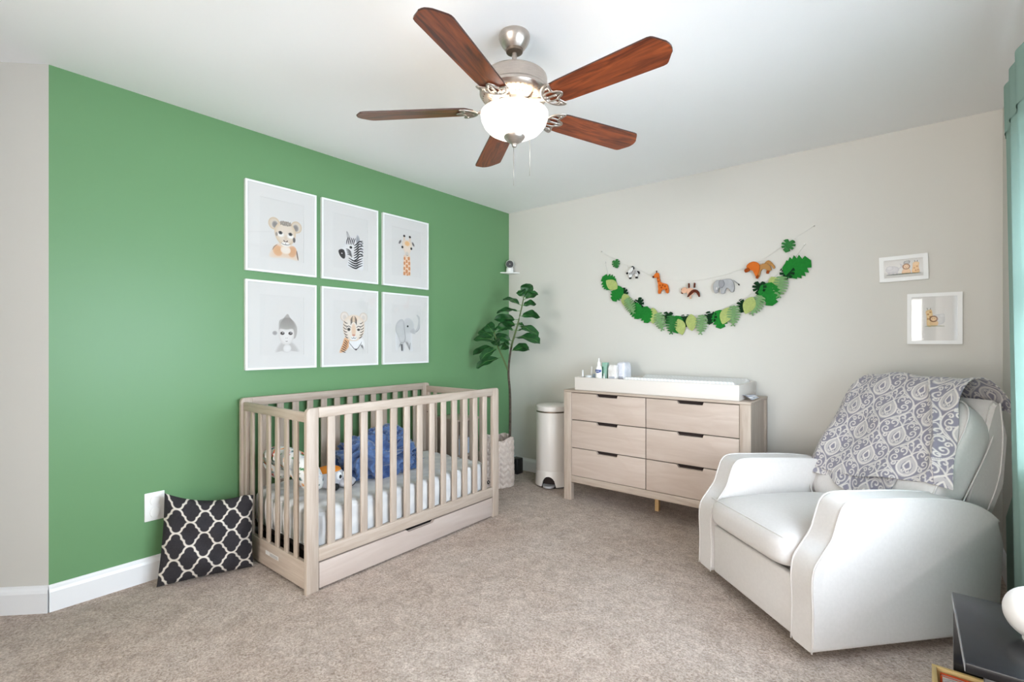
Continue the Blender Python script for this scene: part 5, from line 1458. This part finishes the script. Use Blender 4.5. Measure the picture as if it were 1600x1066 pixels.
# ------------------------------------------------------------------ curtain
m, nt, b = new_mat('teal_curtain')
nt.nodes.remove(b); out = nt.nodes['Material Output']
df = N(nt, 'ShaderNodeBsdfDiffuse'); df.inputs[0].default_value = lin((152, 178, 168)); tl = N(nt, 'ShaderNodeBsdfTranslucent'); tl.inputs[0].default_value = lin((150, 178, 168))
mxs = N(nt, 'ShaderNodeMixShader'); mxs.inputs[0].default_value = .15
nt.links.new(df.outputs[0], mxs.inputs[1]); nt.links.new(tl.outputs[0], mxs.inputs[2]); nt.links.new(mxs.outputs[0], out.inputs[0])
M['curtain'] = m
cu_ = thing('curtain', 'pale teal curtain panel hanging at the window beside the armchair', 'curtain', (3.31, -1.0, 0))
nu, nv = 120, 70
P = np.zeros((nu, nv, 3))
for i in range(nu):
    f = i / (nu - 1)
    for j in range(nv):
        z = .03 + (2.235 - .03) * j / (nv - 1)
        low = 1 - j / (nv - 1)
        ye = -.795 - .15 * low ** 1.5
        if f < .08:   # return edge folding back to the wall
            g = f / .08; x = 3.345 - (.045 - .025 * low) * g; y = ye + (.015 + .48 * min(1, max(0, (low - .68) / .16))) * (1 - g)
        else:
            g = (f - .08) / .92; y = ye - g * .62
            x = 3.300 + .022 * low - .010 * (1 - math.cos(g * 4.0 * 2 * PI)) * (.6 + .2 * low) + .004 * math.sin(9 * g + 3 * low)
        P[i, j] = (x, y, z)
link('drape', grid_mesh('drape', P), M['curtain'], cu_, True, True)
Ph = P[8:, -7:, :].copy(); Ph[..., 0] -= .004
hb = link('header_band', grid_mesh('header_band', Ph), M['curtain'], cu_, True, True)
rd = thing('curtain_rod', 'thin white curtain rod inside the teal curtain header', 'curtain rod', (3.335, -1.8, 2.20))
tube_obj('rod', [(3.335, -.83, 2.20), (3.335, -3.2, 2.20)], .009, M['nickel'], rd, 12)
for y in (-.86, -3.17): tube_obj('rod_bracket', [(3.335, y, 2.20), (3.379, y, 2.20)], .006, M['nickel'], rd, 8)

# ------------------------------------------------------------------ black nightstand, globe lamp, books
ns = thing('nightstand', 'black open-sided nightstand beside the armchair', 'nightstand', (3.22, -2.005, 0))
NX0, NX1, NY0, NY1, NZ = 3.080, 3.365, -2.200, -1.810, .500
box_obj('table_top', (NX0, NX1, NY0, NY1, NZ - .022, NZ), M['black_table'], ns, .0015)
box_obj('lit_edge', (NX0 - .0012, NX0 - .0002, NY0 + .001, NY1 - .001, NZ - .020, NZ - .003), M['lit_edge_grey'], ns)
box_obj('back_panel', (NX0 + .002, NX1, NY1 - .018, NY1 - .001, 0, NZ - .022), M['black_table'], ns, .001)
box_obj('wall_side_panel', (NX1 - .016, NX1, NY0, NY1 - .018, 0, NZ - .022), M['black_table'], ns, .001)
box_obj('front_panel', (NX0 + .03, NX1 - .016, NY0 + .001, NY0 + .016, 0, NZ - .022), M['black_table'], ns, .001)
box_obj('lower_shelf', (NX0 + .004, NX1 - .016, NY0 + .016, NY1 - .018, .05, .066), M['black_table'], ns)
gl = thing('globe_lamp', 'round white globe night lamp standing on the black nightstand', 'lamp', (3.214, -1.995, NZ))
lathe_obj('globe', [(.022, NZ + .006)] + [(.060 * math.sin(t), NZ + .064 - .060 * math.cos(t)) for t in np.linspace(.38, PI - .001, 22)] + [(0, NZ + .124)], mat('globe_white', (238, 234, 230), .3), gl, 3.219, -1.995, 40, 60)
lathe_obj('lamp_foot', [(0, NZ + .0003), (.026, NZ + .0003), (.026, NZ + .006), (.022, NZ + .008), (0, NZ + .008)], M['whiteplastic'], gl, 3.219, -1.995, 32)
# picture-book bin with books on the lower shelf
bn = thing('book_bin', 'yellow wooden book bin standing in the black nightstand', 'book bin', (3.15, -1.95, .067))
yl = mat('yellow_wood', (206, 176, 110), .5, col2=(220, 192, 128), nscale=20, stretch=(1, 1, 6))
BX0, BX1, BY0, BY1, BZ0, BZ1 = 3.035, 3.330, -2.06, -1.848, .067, .300
for y in (BY0, BY1 - .010): box_obj('long_board', (BX0, BX1, y, y + .010, BZ0, BZ1), yl, bn, .001)
for x in (BX0, BX1 - .010): box_obj('end_board', (x, x + .010, BY0 + .010, BY1 - .010, BZ0, BZ1), yl, bn, .001)
box_obj('bin_base', (BX0 + .01, BX1 - .01, BY0 + .01, BY1 - .01, BZ0, BZ0 + .008), yl, bn)
for lab, c, y, h, x0 in (('orange picture book at the back of the yellow bin', (226, 92, 44), -1.872, .292, 3.052), ('thin white picture book in the yellow bin', (222, 214, 206), -1.892, .292, 3.056), ('bright blue picture book at the front of the yellow bin', (40, 72, 190), -1.930, .300, 3.060)):
    bk_ = thing('picture_book', lab, 'book', (3.15, y, .076), 0, 'books in the yellow bin')
    cv_ = mat('cover_' + lab.split()[1 if lab.startswith('thin') else 0], c, .4)
    box_obj('front_cover', (x0, x0 + .24, y - .012, y - .0095, .0755, h), cv_, bk_); box_obj('back_cover', (x0, x0 + .24, y + .0035, y + .006, .0755, h), cv_, bk_)
    box_obj('pages', (x0 + .003, x0 + .236, y - .0094, y + .0034, .0765, h - .004), M['paper'], bk_)
